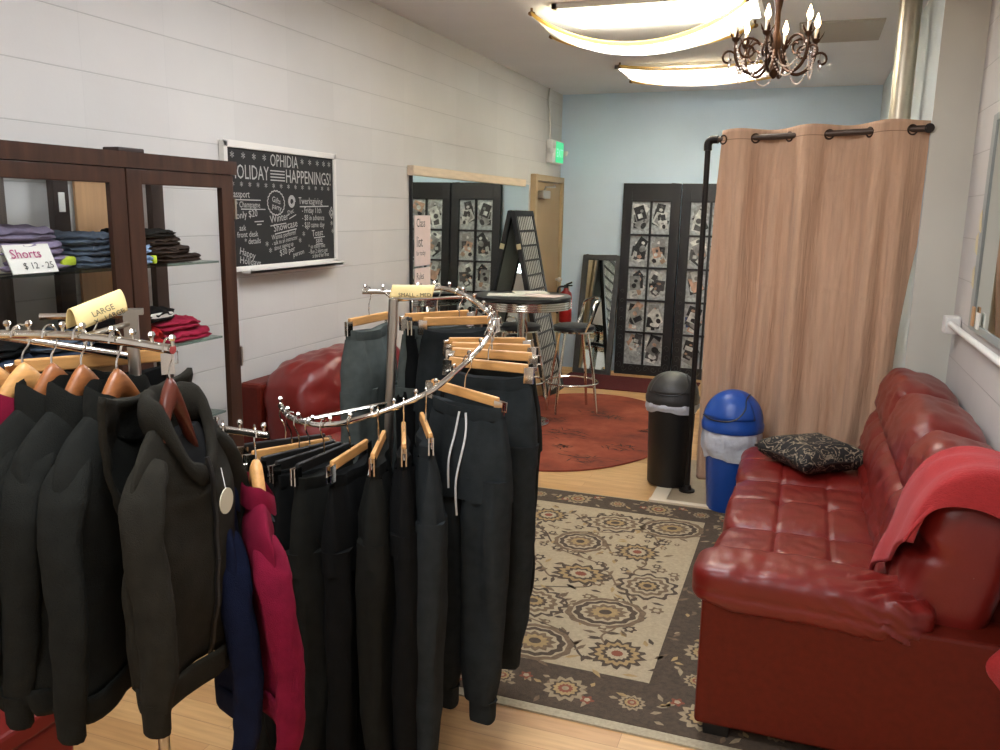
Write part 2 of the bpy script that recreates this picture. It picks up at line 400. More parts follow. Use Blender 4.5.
def swag(label, P, sag, pleat):
    """P: four hooks near-left, near-right, far-left, far-right"""
    t = thing('draped_cloth', label, 'draped cloth', (0, 0, 0), 0, 'sheer cloths draped under the ceiling lights')
    nl, nr, fl, fr = [V(p) for p in P]
    def fn(u, v):
        a = nl.lerp(nr, u); b = fl.lerp(fr, u); p = a.lerp(b, v)
        s = (sag[0] * (1 - v) + sag[1] * v) * (4 * u * (1 - u)) ** .85
        s += .03 * math.sin(PI * v) * math.sin(PI * u)
        p.z -= s + .012 * math.sin(v * pleat * 2 * PI) * (.35 + math.sin(PI * u)) 
        p.y += .10 * math.sin(PI * u) * (.5 - v)
        return p
    MB().grid(fn, 48, 40).build('cloth', M['swag'], t)
    for v_e in (0, 1): MB().tube([fn(i / 40, v_e) for i in range(41)], .026, 10, flat=.45).build('gathered_edge', M['swagedge'], t)
    for q in (nl, nr, fl, fr):
        f = MB(); f.lathe([(.008, 0), (.008, -.02), (.02, -.024), (.024, -.036), (.012, -.046)], (q.x, q.y, ZC), 12); f.build('ceiling_knob', M['knob'], t)
swag('sheer yellow cloth swagged under the nearer ceiling light, beside the chandelier', [(-1.74, 5.27, 2.94), (-.45, 5.27, 2.94), (-1.82, 5.98, 2.94), (-.45, 5.98, 2.94)], (.20, .135), 5)
swag('sheer yellow cloth swagged under the farther ceiling light, near the back wall', [(-1.62, 7.3, 2.94), (-.42, 7.3, 2.94), (-1.69, 8.14, 2.94), (-.42, 8.14, 2.94)], (.03, .055), 6)
f = MB(); f.bb((-.18, 6.12, ZC - .012), (.34, 6.8, ZC)); v_ = tag(f.build('ceiling_vent', M['vent'], smooth=False, bevel=.004), 'flat grey square vent panel on the ceiling right of the chandelier', 'vent')

# chandelier
ch = thing('chandelier', 'small bronze scroll chandelier with candle bulbs and bead strands', 'chandelier', (-.182, 3.5, 2.315)); ch.scale = (.82, .82, .82)
f = MB(); f.lathe([(.004, -.09), (.018, -.075), (.026, -.05), (.012, -.02), (.02, .02), (.03, .07), (.014, .12), (.012, .2), (.022, .26), (.01, .3), (.004, .34)], n=14); f.build('column', M['bronze'], ch)
f = MB()
for i in range(20):
    z = .34 + i * .022; rr = [(.008 * math.cos(a), 0, z + .014 + .015 * math.sin(a)) for a in [2 * PI * k / 8 for k in range(8)]]
    if i % 2: rr = [(0, p[0], p[2]) for p in rr]
    f.tube(rr, .002, 5, closed=True)
f.build('chain', M['bronze'], ch)
MB().lathe([(.06, .797), (.06, .787), (.03, .774), (.006, .769)], n=20).build('ceiling_canopy', M['bronze'], ch)
NA = 6
tips = []
for i in range(NA):
    a = 2 * PI * i / NA + .35; ca, sa = math.cos(a), math.sin(a)
    rad = lambda r, z: V((r * ca, r * sa, z))
    pr = bez([(.02, .03), (.05, -.03), (.10, -.065), (.15, -.045), (.178, .0), (.18, .06)], 5) if False else None
    pts = bez([rad(.015, .04), rad(.045, -.03), rad(.095, -.07), rad(.15, -.05), rad(.182, .0), rad(.185, .07)], 6)
    f = MB(); f.tube(pts, .0075, 7)
    sp = [rad(.125 - (.058 * (1 - k / 24)) * math.cos(k * .42 + .4), .035 + (.058 * (1 - k / 24)) * math.sin(k * .42 + .4)) for k in range(20)]
    f.tube(sp, .006, 6)
    sp = [rad(.215 - (.04 * (1 - k / 20)) * math.cos(k * .42), -.005 + (.04 * (1 - k / 20)) * math.sin(k * .42)) for k in range(16)]
    f.tube(sp, .0055, 6)
    arm = f.build('arm', M['bronze'], ch)
    f = MB(); f.lathe([(.006, .065), (.016, .075), (.02, .085), (.012, .09)], rad(.185, 0), 10)
    for k in range(5):
        b = 2 * PI * k / 5; f.tube([rad(.185, .08) + V((.012 * math.cos(b), .012 * math.sin(b), 0)), rad(.185, .1) + V((.026 * math.cos(b), .026 * math.sin(b), 0)), rad(.185, .118) + V((.034 * math.cos(b), .034 * math.sin(b), 0))], [.005, .006, .001], 5, flat=.5)
    f.build('candle_cup', M['bronze'], arm)
    MB().lathe([(.009, .088), (.009, .135)], rad(.185, 0), 10).build('candle_sleeve', M['candle'], arm)
    MB().lathe([(.005, .135), (.012, .15), (.013, .162), (.007, .182), (.001, .2)], rad(.185, 0), 10).build('bulb', M['bulb'], arm)
    tips.append(rad(.185, .07))
for i in range(NA):
    a, b = tips[i], tips[(i + 1) % NA]
    for dz in (.13, .17):
        f = MB()
        for k in range(1, 26):
            u = k / 26; p = a.lerp(b, u); p.z -= dz * 4 * u * (1 - u); f.ball(p, .0048, 6)
        f.build('bead_strand', M['bead'], ch)
    f = MB(); q = a * 1.13; q.z = a.z - .09
    f.tube([q + V((0, 0, .05)), q + V((0, 0, .02))], .0012, 4); f.lathe([(.001, .02), (.006, .008), (.009, -.012), (.001, -.03)], q, 8); f.build('crystal_drop', M['crystal'], ch)

# ------------------------------------------------------------------ left wall: chalkboard
YC0, YC1, ZB0, ZB1 = 3.345, 4.345, 1.418, 2.035
cb = thing('chalkboard', 'black chalkboard in white frame with handwritten events on block wall', 'chalkboard', (XL, 0, 0))
MB().bb((.004, YC0 + .02, ZB0 + .02), (.02, YC1 - .02, ZB1 - .02)).build('board', M['chalkboard'], cb, smooth=False)
f = MB()
f.bb((.002, YC0, ZB0), (.032, YC0 + .028, ZB1)); f.bb((.002, YC1 - .024, ZB0), (.032, YC1, ZB1)); f.bb((.002, YC0, ZB1 - .03), (.032, YC1, ZB1)); f.bb((.002, YC0, ZB0), (.032, YC1, ZB0 + .024))
f.build('board_frame', M['alu'], cb, smooth=False, bevel=.004)
f = MB(); f.bb((.03, YC0 + .1, ZB0 - .008), (.085, YC1 - .03, ZB0 + .004)); f.bb((.08, YC0 + .1, ZB0 - .008), (.085, YC1 - .03, ZB0 + .014)); f.build('chalk_tray', M['alu'], cb, smooth=False)
def wl(mb, s, size, u, v, tilt=0, align='LEFT', sx=1.0):
    """write on the board: u,v as fractions from its lower left corner"""
    y = YC0 + .03 + u * (YC1 - YC0 - .06); z = ZB0 + .03 + v * (ZB1 - ZB0 - .06)
    ct, st = math.cos(tilt), math.sin(tilt)
    if size < .075 and s != '*': size *= .80
    m = frame((.0208, y, z), (0, ct, st), (0, -st, ct)) @ Matrix.Diagonal((sx, 1, 1, 1)); text_mesh(s, size, m, mb, align)
def stroke(mb, pts, w=.0025):
    pts = [V((.0209, YC0 + .03 + u * (YC1 - YC0 - .06), ZB0 + .03 + v * (ZB1 - ZB0 - .06))) for u, v in pts]
    for a, b in zip(pts, pts[1:]):
        t = (b - a).normalized(); n = t.cross(V((1, 0, 0))) * w
        mb.poly([a + n, b + n, b - n, a - n])
f = MB()
wl(f, 'OPHIDIA', .088, .5, .875, 0, 'CENTER', .72); wl(f, 'HOLIDAY', .098, .02, .745, 0, 'LEFT', .74); wl(f, 'HAPPENINGS!', .098, .985, .735, 0, 'RIGHT', .74)
for k in range(4): stroke(f, [(.365, .75 + k * .028), (.50, .75 + k * .028)], .003)
f.build('chalk_heading', M['chalk'], cb, smooth=False)
f = MB()
def star(u, v, size):
    g_ = MB(); wl(g_, '*', size, u, v); g_.build('chalk_star', M['chalk'], cb, smooth=False)
for u in (.03, .12, .21, .30, .66, .74, .82, .89, .95): star(u, .88, .07)
for k in range(14): star(.03 + k * .07, .65, .055)
wl(f, 'Passport', .062, .02, .585, 0, 'LEFT', .85); stroke(f, [(.02, .565), (.27, .565)]); wl(f, '* Champagne', .052, .06, .5, 0, 'LEFT', .85); stroke(f, [(.10, .485), (.31, .485)])
f.build('chalk_note', M['chalk'], cb, smooth=False); f = MB()
wl(f, 'only $20', .06, .06, .4, .08); stroke(f, [(.21, .375), (.29, .38)]); stroke(f, [(.23, .35), (.27, .352)])
f.build('chalk_note', M['chalk'], cb, smooth=False); f = MB()
wl(f, 'ask', .05, .08, .30); wl(f, 'front desk', .05, .06, .24, .02); wl(f, '* details', .05, .12, .18, .02)
f.build('chalk_note', M['chalk'], cb, smooth=False); f = MB()
wl(f, 'Happy', .062, .07, .1, -.25); wl(f, 'Holidays...', .062, .07, .02, -.15); 
f.build('chalk_note', M['chalk'], cb, smooth=False); f = MB()
stroke(f, [(.41 + .075 * math.cos(a) * (1 + .1 * (k % 2)), .545 + .105 * math.sin(a) * (1 + .1 * (k % 2))) for k, a in enumerate([2 * PI * k / 40 for k in range(41)])], .003)
wl(f, 'Gifts', .05, .37, .56, -.2); wl(f, 'party', .05, .37, .50, -.2)
stroke(f, [(.56 + .035 * math.cos(a) * (1 - .6 * k / 50), .56 + .06 * math.sin(a) * (1 - .6 * k / 50)) for k, a in enumerate([6 * PI * k / 50 for k in range(50)])], .003)
f.build('chalk_note', M['chalk'], cb, smooth=False); f = MB()
wl(f, 'Dec', .045, .52, .43, .3); stroke(f, [(.53, .40), (.60, .44)]); 
f.build('chalk_note', M['chalk'], cb, smooth=False); f = MB()
wl(f, 'Winter', .07, .35, .36, .12); stroke(f, [(.35, .335), (.50, .36)]); wl(f, 'Showcase', .07, .38, .28, .12); stroke(f, [(.39, .26), (.60, .305)], .003)
f.build('chalk_note', M['chalk'], cb, smooth=False); f = MB()
wl(f, 'Wanna perform?', .048, .36, .205, .12, 'LEFT', .85); wl(f, '- talk to an instructor', .042, .36, .155, .12, 'LEFT', .8); wl(f, 'about signing up', .042, .38, .11, .12, 'LEFT', .8)
f.build('chalk_note', M['chalk'], cb, smooth=False); f = MB()
wl(f, '$30 per', .056, .43, .055, .15); wl(f, 'person', .048, .56, .035, .15)
f.build('chalk_note', M['chalk'], cb, smooth=False); f = MB()
wl(f, 'Twerksgiving', .066, .63, .54, 0, 'LEFT', .85); stroke(f, [(.64, .515), (.95, .525)], .003)
f.build('chalk_note', M['chalk'], cb, smooth=False); f = MB()
wl(f, '- Friday 11th', .056, .66, .455, 0, 'LEFT', .85); wl(f, '- $8 in advance', .054, .66, .385, 0, 'LEFT', .85); wl(f, '- $10 same day', .054, .66, .315, 0, 'LEFT', .85)
f.build('chalk_note', M['chalk'], cb, smooth=False); f = MB()
wl(f, 'Toast', .062, .76, .225, .05); wl(f, 'sale', .058, .80, .16, .05); stroke(f, [(.78, .21), (.90, .22)]); stroke(f, [(.80, .145), (.88, .15)])
f.build('chalk_note', M['chalk'], cb, smooth=False); f = MB()
wl(f, '* so many tees', .042, .72, .105, .03, 'LEFT', .85); wl(f, '- Buy 2 shirts get', .042, .72, .055, .03, 'LEFT', .85); wl(f, 'a third for free', .042, .76, .012, .03, 'LEFT', .85)
f.build('chalk_note', M['chalk'], cb, smooth=False); f = MB()
stroke(f, [(.955, .46), (.985, .52), (1.0, .46), (.985, .40), (.955, .46)]); stroke(f, [(.97, .46), (.985, .49), (.995, .46), (.985, .43), (.97, .46)])
f.build('chalk_note', M['chalk'], cb, smooth=False); f = MB()
for u, v in ((.3, .12), (.33, .06), (.66, .2), (.70, .26), (.97, .3), (.98, .22), (.62, .14)): star(u, v, .06)

# ------------------------------------------------------------------ left wall: big mirror with pine strip, paper lists
MY0, MY1 = 5.36, 7.93
mr = thing('wall_mirror', 'large frameless mirror on left wall under a pine strip', 'mirror', (XL, 0, 0))
MB().bb((.004, MY0, .12), (.024, MY1, 1.985)).build('mirror_glass', M['mirror'], mr, smooth=False)
MB().bb((.003, MY0 - .012, .12), (.026, MY0 - .0005, 1.96)).build('mirror_edge', M['black'], mr, smooth=False)
ps = tag(MB().bb((XL + .002, 5.32, 1.962), (XL + .052, 7.76, 2.027)).build('wood_strip', M['pine'], smooth=False, bevel=.004), 'long pale pine strip fixed along the top of the wall mirror', 'wood strip')
def paper_list(z0, z1, label, lines):
    t = thing('paper_list', label, 'paper', (XL + .026, 0, 0), 0, None)
    MB().bb((0, 5.385, z0), (.002, 5.645, z1)).build('sheet', M['pinkpaper'], t, smooth=False)
    f = MB()
    for s, size, dz in lines: text_mesh(s, size, frame((.0026, 5.41, z1 - dz), (0, 1, 0), (0, 0, 1)) @ Matrix.Diagonal((.8, 1, 1, 1)), f)
    f.build('handwriting', M['ink'], t, smooth=False)
paper_list(1.335, 1.69, 'tall pale paper list taped at the left end of the mirror', [('Class', .085, .08), ('list', .11, .22), ('for today', .05, .28)])
paper_list(1.09, 1.32, 'short pale pink paper taped below the tall list on the mirror', [('Rules', .07, .08), ('of the', .045, .13), ('studio', .045, .18)])

# exit sign with conduit
ex = thing('exit_sign', 'small green lit exit sign high on left wall in far corner', 'exit sign', (XL, 8.74, 2.34))
MB().bb((.002, -.2, -.11), (.07, .2, .12)).build('housing', M['white'], ex, smooth=False, bevel=.008)
MB().bb((.071, -.085, -.1), (.076, .19, .11)).build('sign_face', M['exitgreen'], ex, smooth=False)
f = MB(); text_mesh('EXIT', .12, frame((.0765, .052, -.042), (0, 1, 0), (0, 0, 1)) @ Matrix.Diagonal((.95, 1, 1, 1)), f, 'CENTER'); f.build('lettering', M['exitw'], ex, smooth=False)
for s in (-1, 1):
    f = MB(); f.lathe([(.02, 0), (.035, .03), (.036, .05)], (.08, s * .235, -.02), 12); f.tube([(.03, s * .2, 0), (.08, s * .235, -.02)], .01); f.build('emergency_lamp', M['white'], ex)
f = MB(); f.tube(bez([(.03, -.16, .12), (.025, -.17, .3), (.012, -.2, .5), (.012, -.17, .625)], 6), .008, 8); f.build('conduit', M['steel'], ex)

# ------------------------------------------------------------------ back wall: black glazed doors with photo collages
COL = [mat('photo_tone', c, .35, var=.35, vscale=18, detail=2) for c in [(214, 212, 208), (150, 148, 146), (84, 82, 82), (40, 38, 40), (186, 150, 128), (150, 74, 66), (116, 124, 134), (226, 224, 220), (206, 164, 142), (58, 70, 120)]]
def photo_door(x0, x1, label, seed, lean=.10):
    R = random.Random(seed); W = x1 - x0; H = 2.045
    t = thing('photo_door', label, 'door', (x0, YB - .045 - lean, 0), 0, 'black glazed doors standing against the back wall')
    t.rotation_euler = (-math.atan2(lean, H), 0, 0)
    D = .035; sw = .098; top = .19; bot = .115; px0, px1 = sw, W - sw; pz0, pz1 = bot, H - top
    f = MB(); f.bb((0, 0, 0), (sw, D, H)); f.bb((W - sw, 0, 0), (W, D, H)); f.bb((sw, 0, 0), (W - sw, D, bot)); f.bb((sw, 0, H - top), (W - sw, D, H)); f.build('door_frame', M['doorblk'], t, smooth=False, bevel=.004)
    f = MB(); f.bb(((px0 + px1) / 2 - .011, .002, pz0), ((px0 + px1) / 2 + .011, D - .004, pz1))
    for k in range(1, 5):
        z = pz0 + (pz1 - pz0) * k / 5; f.bb((px0, .002, z - .011), (px1, D - .004, z + .011))
    f.build('glazing_bars', M['doorblk'], t, smooth=False, bevel=.002)
    MB().bb((px0, D - .008, pz0), (px1, D - .003, pz1)).build('backing_sheet', M['panelgrey'], t, smooth=False)
    pw = (px1 - px0) / 2; ph = (pz1 - pz0) / 5
    for i in range(2):
        for j in range(5):
            cx = px0 + pw * (i + .5); cz = pz0 + ph * (j + .5); f = MB(); 
            for q in range(R.choice([6, 7, 8])):
                w_, h_ = R.choice([(.11, .15), (.14, .11), (.09, .09), (.12, .17), (.08, .11)])
                a = R.uniform(-.7, .7); dx = R.uniform(-1, 1) * max(0, pw / 2 - .011 - w_ * .55); dz = R.uniform(-1, 1) * max(0, ph / 2 - .011 - h_ * .5)
                y = D - .0085 - .0006 * (q + 1); 
                def rect(cx_, cz_, w2, h2, yy, mi, rot=a, n=0):
                    f.m = mi; c_, s_ = math.cos(rot), math.sin(rot); pts = []
                    if n: base = [(w2 / 2 * math.cos(2 * PI * k / n), h2 / 2 * math.sin(2 * PI * k / n)) for k in range(n)]
                    else: base = [(-w2 / 2, -h2 / 2), (w2 / 2, -h2 / 2), (w2 / 2, h2 / 2), (-w2 / 2, h2 / 2)]
                    for u, v in base:
                        X = cx_ + u * c_ - v * s_; Z = cz_ + u * s_ + v * c_
                        X = min(max(X, cx - pw / 2 + .012), cx + pw / 2 - .012); Z = min(max(Z, cz - ph / 2 + .012), cz + ph / 2 - .012)
                        pts.append((X, yy, Z))
                    f.poly(pts)
                X, Z = cx + dx, cz + dz; mi = R.choice([0, 0, 1, 1, 2, 3, 3, 7, 7, 8, 5 if R.random() < .15 else 1, 9 if R.random() < .2 else 3]); rect(X, Z, w_, h_, y, mi)
                if w_ > .065:
                    g = R.choice([3, 3, 2, 1, 4]) if mi in (0, 1, 7) else R.choice([0, 7, 1, 8]); rect(X + R.uniform(-.02, .02), Z - h_ * .2, w_ * R.uniform(.4, .75), h_ * R.uniform(.3, .55), y - .0002, g, a, R.choice([0, 5, 10]))
                    rect(X + R.uniform(-.02, .02), Z + h_ * .15, w_ * R.uniform(.2, .4), h_ * R.uniform(.2, .34), y - .0004, R.choice([4, 8, 0, 1, 3, 2]), a, R.choice([6, 10]))
            f.m = 0; f.build('photo_collage', COL, t, smooth=False, merge=False)
    MB().poly([(px0 + .002, .011, pz0 + .002), (px1 - .002, .011, pz0 + .002), (px1 - .002, .011, pz1 - .002), (px0 + .002, .011, pz1 - .002)]).build('glass_pane', M['glass'], t, smooth=False)
    f = MB()
    for k in range(9):      # painted scrolls on the lower stiles and the bottom rail
        for sx in (sw / 2, W - sw / 2):
            z = .1 + k * .1; r = .035 * (1 - k * .05); sg = 1 if k % 2 else -1
            if sx > W / 2 and k > 2: continue
            f.tube([(sx + sg * r * (1 - q / 16) * math.cos(q * .55), -.001, z + r * (1 - q / 16) * math.sin(q * .55) * 1.3) for q in range(14)], .0035, 4, flat=.4)
    for k in range(6):
        X = .1 + k * (W - .2) / 5; sg = 1 if k % 2 else -1; f.tube([(X + .035 * (1 - q / 16) * math.cos(q * .55), -.001, .07 + sg * .035 * (1 - q / 16) * math.sin(q * .55)) for q in range(14)], .0035, 4, flat=.4)
    f.build('scroll_ornament', M['scroll'], t)
    return t
photo_door(-1.912, -1.302, 'black glazed door full of photos, left of the two on the back wall', 3)
photo_door(-1.292, -.682, 'black glazed door full of photos, half hidden behind the pipe and tan curtain', 8)

# mirror leaning on the back wall, left of the photo doors
lm = thing('leaning_mirror', 'pewter framed mirror leaning against the blue back wall beside photo door', 'mirror', (-2.135, 8.80, 0)); LW, LH = .43, 1.30
lm.rotation_euler = (-math.atan2(.25, LH), 0, math.radians(-4))
f = MB(); fw = .055
f.bb((-LW / 2, 0, 0), (-LW / 2 + fw, .04, LH)); f.bb((LW / 2 - fw, 0, 0), (LW / 2, .04, LH)); f.bb((-LW / 2 + fw, 0, 0), (LW / 2 - fw, .04, fw)); f.bb((-LW / 2 + fw, 0, LH - fw), (LW / 2 - fw, .04, LH)); f.build('mirror_frame', M['greyframe'], lm, smooth=False, bevel=.008)
MB().bb((-LW / 2 + fw, .012, fw), (LW / 2 - fw, .03, LH - fw)).build('mirror_glass', M['mirror'], lm, smooth=False)

# tall panel leaning on the wall mirror
lp = thing('leaning_grid_panel', 'tall black framed panel with dark grid face leaning against the wall mirror', 'panel', (-2.20, 7.42, 0))
a = math.atan2(.37, 1.73); lp.rotation_euler = (0, -a, 0); PH, PL, PT = 1.775, .56, .045
f = MB(); sw = .05
f.bb((-PT, 0, 0), (0, sw, PH)); f.bb((-PT, PL - sw, 0), (0, PL, PH)); f.bb((-PT, sw, 0), (0, PL - sw, sw)); f.bb((-PT, sw, PH - sw), (0, PL - sw, PH)); f.build('panel_frame', M['black'], lp, smooth=False, bevel=.004)
MB().bb((-PT + .006, sw, sw), (-.012, PL - sw, PH - sw)).build('panel_face', M['gridface'], lp, smooth=False)
f = MB()
for k in range(1, 12): z = sw + (PH - 2 * sw) * k / 12; f.bb((-.011, sw, z - .009), (.001, PL - sw, z + .009))
f.build('cross_bars', M['black'], lp, smooth=False)
f = MB()
for k in range(1, 9): y = sw + (PL - 2 * sw) * k / 9; f.tube([(-.008, y, sw), (-.008, y, PH - sw)], .0035, 5)
f.build('grid_wires', M['black'], lp)
MB().bb((-PT, -.003, 1.42), (0, -.0005, 1.47)).build('brass_hinge', M['tape'], lp, smooth=False)

# fire extinguisher on the back wall
fe = thing('fire_extinguisher', 'red fire extinguisher hung on the back wall near tan door', 'fire extinguisher', (-2.50, 9.01, .52))
MB().lathe([(.02, 0), (.066, .004), (.07, .02), (.07, .29), (.062, .33), (.03, .36), (.024, .385)], n=20).build('cylinder', M['extred'], fe)
f = MB(); f.lathe([(.024, .385), (.024, .42)], n=12); f.tube([(0, 0, .42), (.07, -.02, .45)], .01); f.tube([(0, 0, .41), (.075, -.02, .415)], .008); f.build('valve_handle', M['black'], fe)
f = MB(); f.tube(bez([(-.02, 0, .4), (-.08, -.03, .38), (-.088, -.03, .25), (-.085, -.03, .1)], 5), .012); f.build('hose', M['black'], fe)
MB().bb((-.02, .06, .1), (.02, .088, .4)).build('wall_bracket', M['steel'], fe, smooth=False)

# mat by the doors, oval rug
tag(MB().bb((-2.35, 8.05, 0), (-.95, 8.76, .012)).build('floor_mat', M['mat'], smooth=False, bevel=.004), 'dark red rectangular mat in front of the photo doors', 'mat')
f = MB(); ctr = (-1.72, 6.50); ax, ay = .87, 1.29
f.loft([[(ctr[0] + (ax - s) * math.cos(2 * PI * k / 72), ctr[1] + (ay - s) * math.sin(2 * PI * k / 72), z) for k in range(72)] for s, z in ((.006, 0), (0, .006), (.006, .012))])
R = random.Random(5); f.m = 1
for cx, cy, r in ((-1.72, 6.2, .2), (-1.22, 6.0, .17), (-1.36, 5.62, .2), (-1.6, 7.0, .16), (-2.0, 5.75, .2), (-1.45, 6.9, .1), (-1.9, 6.6, .14), (-1.62, 5.85, .08), (-1.1, 6.55, .1)):
    for k in range(38):
        x = cx + R.gauss(0, r * .45); y = cy + R.gauss(0, r * .35); aa = R.uniform(-.7, .7) + (PI / 2 if R.random() < .2 else 0); L = R.uniform(.04, .15) * r / .18; w_ = R.uniform(.003, .008)
        dx, dy = math.cos(aa) * L / 2, math.sin(aa) * L / 2; n_ = V((-dy, dx, 0)).normalized() * w_
        f.poly([V((x - dx, y - dy, .0128)) , V((x, y, .0128)) - n_, V((x + dx, y + dy, .0128)), V((x, y, .0128)) + n_])
tag(f.build('oval_rug', [M['oval'], M['scratch']], merge=False), 'burnt orange oval rug with dark scratchy marks under the bar stools', 'rug')

# ------------------------------------------------------------------ bar table and stools
bt = thing('bar_table', 'round black topped bar table with ribbed chrome rim', 'table', (-2.15, 6.42, .013))
MB().lathe([(.395, 1.03), (.40, 1.035), (.40, 1.05), (.395, 1.055)], n=48).build('tabletop', M['tabletop'], bt)
pr = []
for k in range(4):
    z = .955 + k * .018; pr += [(.392, z), (.402, z + .005), (.402, z + .012), (.392, z + .016)]
MB().lathe(pr, n=48).build('ribbed_rim', M['chrome'], bt)
MB().lathe([(.03, .02), (.03, .96)], n=16).build('pedestal', M['chrome'], bt)
MB().lathe([(.25, 0), (.25, .012), (.2, .02), (.05, .04), (.03, .06)], n=32).build('table_base', M['chrome'], bt)
def sheet(x, y, w_, d_, rz, m, label, z=1.0685, h=.004):
    o = MB().box((0, 0, h / 2), (w_, d_, h)).build('paper_sheet', m, smooth=False); o.location = (x, y, z); o.rotation_euler = (0, 0, rz); tag(o, label, 'paper')
sheet(-2.26, 6.36, .30, .22, .3, M['paper'], 'white paper lying on the left of the bar table top')
sheet(-1.98, 6.42, .30, .22, -.1, M['pinkpaper'], 'pinkish printed sheet lying on the right of the bar table top')
sheet(-2.14, 6.62, .28, .2, .5, M['paper'], 'white paper lying at the back of the bar table top', h=.006)
def stool(x, y, rz, label):
    t = thing('bar_stool', label, 'stool', (x, y, .013), rz, 'chrome bar stools around the bar table')
    MB().lathe([(.12, .715), (.17, .72), (.182, .735), (.178, .755), (.15, .765), (.02, .768)], n=32).build('seat', M['vinylseat'], t)
    MB().lathe([(.165, .70), (.178, .703), (.178, .717), (.165, .72)], n=32).build('seat_ring', M['chrome'], t)
    for k in range(4):
        b = PI / 4 + k * PI / 2; c, s = math.cos(b), math.sin(b)
        MB().tube([(.14 * c, .14 * s, .71), (.21 * c, .21 * s, .35), (.255 * c, .255 * s, .005)], .0125, 8).build('leg', M['chrome'], t)
    MB().tube([(.225 * math.cos(2 * PI * k / 32), .225 * math.sin(2 * PI * k / 32), .26) for k in range(32)], .0095, 7, closed=True).build('foot_ring', M['chrome'], t)
    f = MB(); f.tube(bez([(-.16, .06, .72), (-.18, .11, .85), (-.17, .13, .95), (-.10, .19, .985), (0, .21, .99), (.10, .19, .985), (.17, .13, .95), (.18, .11, .85), (.16, .06, .72)], 5), .0115, 8); f.build('back_rail', M['chrome'], t)
stool(-1.86, 7.00, math.radians(-62), 'chrome bar stool with low curved back, right of the bar table')
stool(-2.30, 6.84, math.radians(150), 'chrome bar stool tucked behind the bar table, left of the other stool')

# ------------------------------------------------------------------ curtain booth
PX, PY, PZ = -.606, 5.19, 2.158
RE = V((.526, YJ - .004, 2.182)); RS = V((PX, PY, PZ)); RD = (RE - RS)
fr = thing('curtain_rail_frame', 'black iron pipe post and rail that carries the tan curtain', 'curtain rail', (PX, PY, 0))
L0 = V((PX, PY, 0))
MB().tube([(0, 0, .012), (0, 0, PZ - .03)], .0165, 14).build('upright_pipe', M['iron'], fr)
MB().lathe([(.05, .006), (.05, .016), (.03, .02), (.024, .045), (.018, .046)], n=20).build('floor_flange', M['iron'], fr)
e = RD.normalized()
f = MB(); f.tube(bez([(0, 0, PZ - .06), (0, 0, PZ - .02), V((0, 0, PZ)) + e * .02, V((0, 0, PZ)) + e * .06], 5), .0235, 12); f.build('elbow', M['iron'], fr)
MB().tube([RS - L0 + e * .04, RE - L0 - e * .012], .0165, 14).build('rail_pipe', mat('brown_iron', (84, 70, 60), .45, .5, var=.15, vscale=30), fr)
f = MB(); q = RE - L0; f.tube([q - V((0, .012, 0)), q], .024, 18); f.build('wall_flange', M['iron'], fr)

cu = thing('curtain', 'tan crinkled curtain hung on grommets from the black pipe rail', 'curtain', (0, 0, 0))
nrm = V((-e.y, e.x, 0)); nrm.normalize()
if nrm.y > 0: nrm = -nrm            # towards the room
LEN = RD.length; SA, SB = .085, LEN - .0
FC = [.175, .555, .985]             # centres of the panels in front of the rail, along it
def fold(s): 
    return .038 * math.cos(2 * PI * (s - FC[0]) / .405)
RC = random.Random(2)
def cfn(u, v):
    z = 2.205 - v * 2.125
    w = .5 + .5 * (1 - v)
    s = SA + u * (SB - SA)
    s = s - .075 * v * max(0, 1 - u * 2.2) + .03 * v * (u - .4) * -1 + (.012 * math.sin(v * 9) if u > .9 else 0) - .10 * max(0, v - .22) * max(0, u - .55) / .45 + .05 * math.exp(-((v - .16) / .09) ** 2) * max(0, u - .75) / .25
    amp = 1 if v < .06 else (.85 + .3 * nz((s * 2, v * 1.5, 3)))
    k5 = min(1, v * 5)
    d = fold(s + .05 * v * nz((s * 1.5, v * 1.2, 9))) * amp * 1.15 + .024 * k5 * math.sin(s * 36 + 2.4 * nz((s * 3, v * 1.6, 1))) + .040 * k5 * nz((s * 8, v * .7, 5)) + .012 * nz((s * 26, v * 1.6, 7)) * k5 + .005 * nz((s * 30, v * 16, 2)) * k5
    d -= .075 * max(0, v - .45) / .55                         # hangs a little inwards at the bottom
    d += .006 * math.exp(-((v - .135 - .02 * nz((s * 3, 0, 0))) / .006) ** 2) - .006 * math.exp(-((v - .42 + .01 * math.sin(s * 4)) / .006) ** 2)
    p = RS + e * s + nrm * d; p.z = z + (RD.z * s / LEN) + .006 * math.cos(2 * PI * (s - FC[0]) / .405) * (1 - min(1, v * 8))
    return p
MB().grid(cfn, 230, 110).build('curtain_cloth', M['curtain'], cu, solid=.003)
def hem(u, v):
    p = cfn(u, .03 + .0025 * v); return p + nrm * .002
MB().grid(lambda u, v: cfn(u, .026 + v * .002) + nrm * .0022, 200, 2).build('hem_stitch', mat('tan_stitching', (150, 118, 92), .85), cu)
for s in (.085 + .012, .276, .462, .675, .880, 1.08):
    u = (s - SA) / (SB - SA); p = RS + e * s; p.z += 0
    dd = (cfn(min(1, u + .01), .022) - cfn(max(0, u - .01), .022)); dd.z = 0; dd.normalize(); nn = V((-dd.y, dd.x, 0))
    f = MB(); p.z -= .004
    c = cfn(u, .022); c.z = p.z
    f.tube([c + dd * (.024 * math.cos(k * PI / 12)) + V((0, 0, .024 * math.sin(k * PI / 12))) for k in range(24)], .0055, 6, closed=True)
    f.build('grommet', M['grommet'], cu)

tag(MB().lathe([(.058, .006), (.058, ZC - .002)], (.425, 5.5, 0), 24).build('metal_pipe', M['galv']), 'tall galvanised pipe rising to the ceiling behind the curtain', 'pipe')

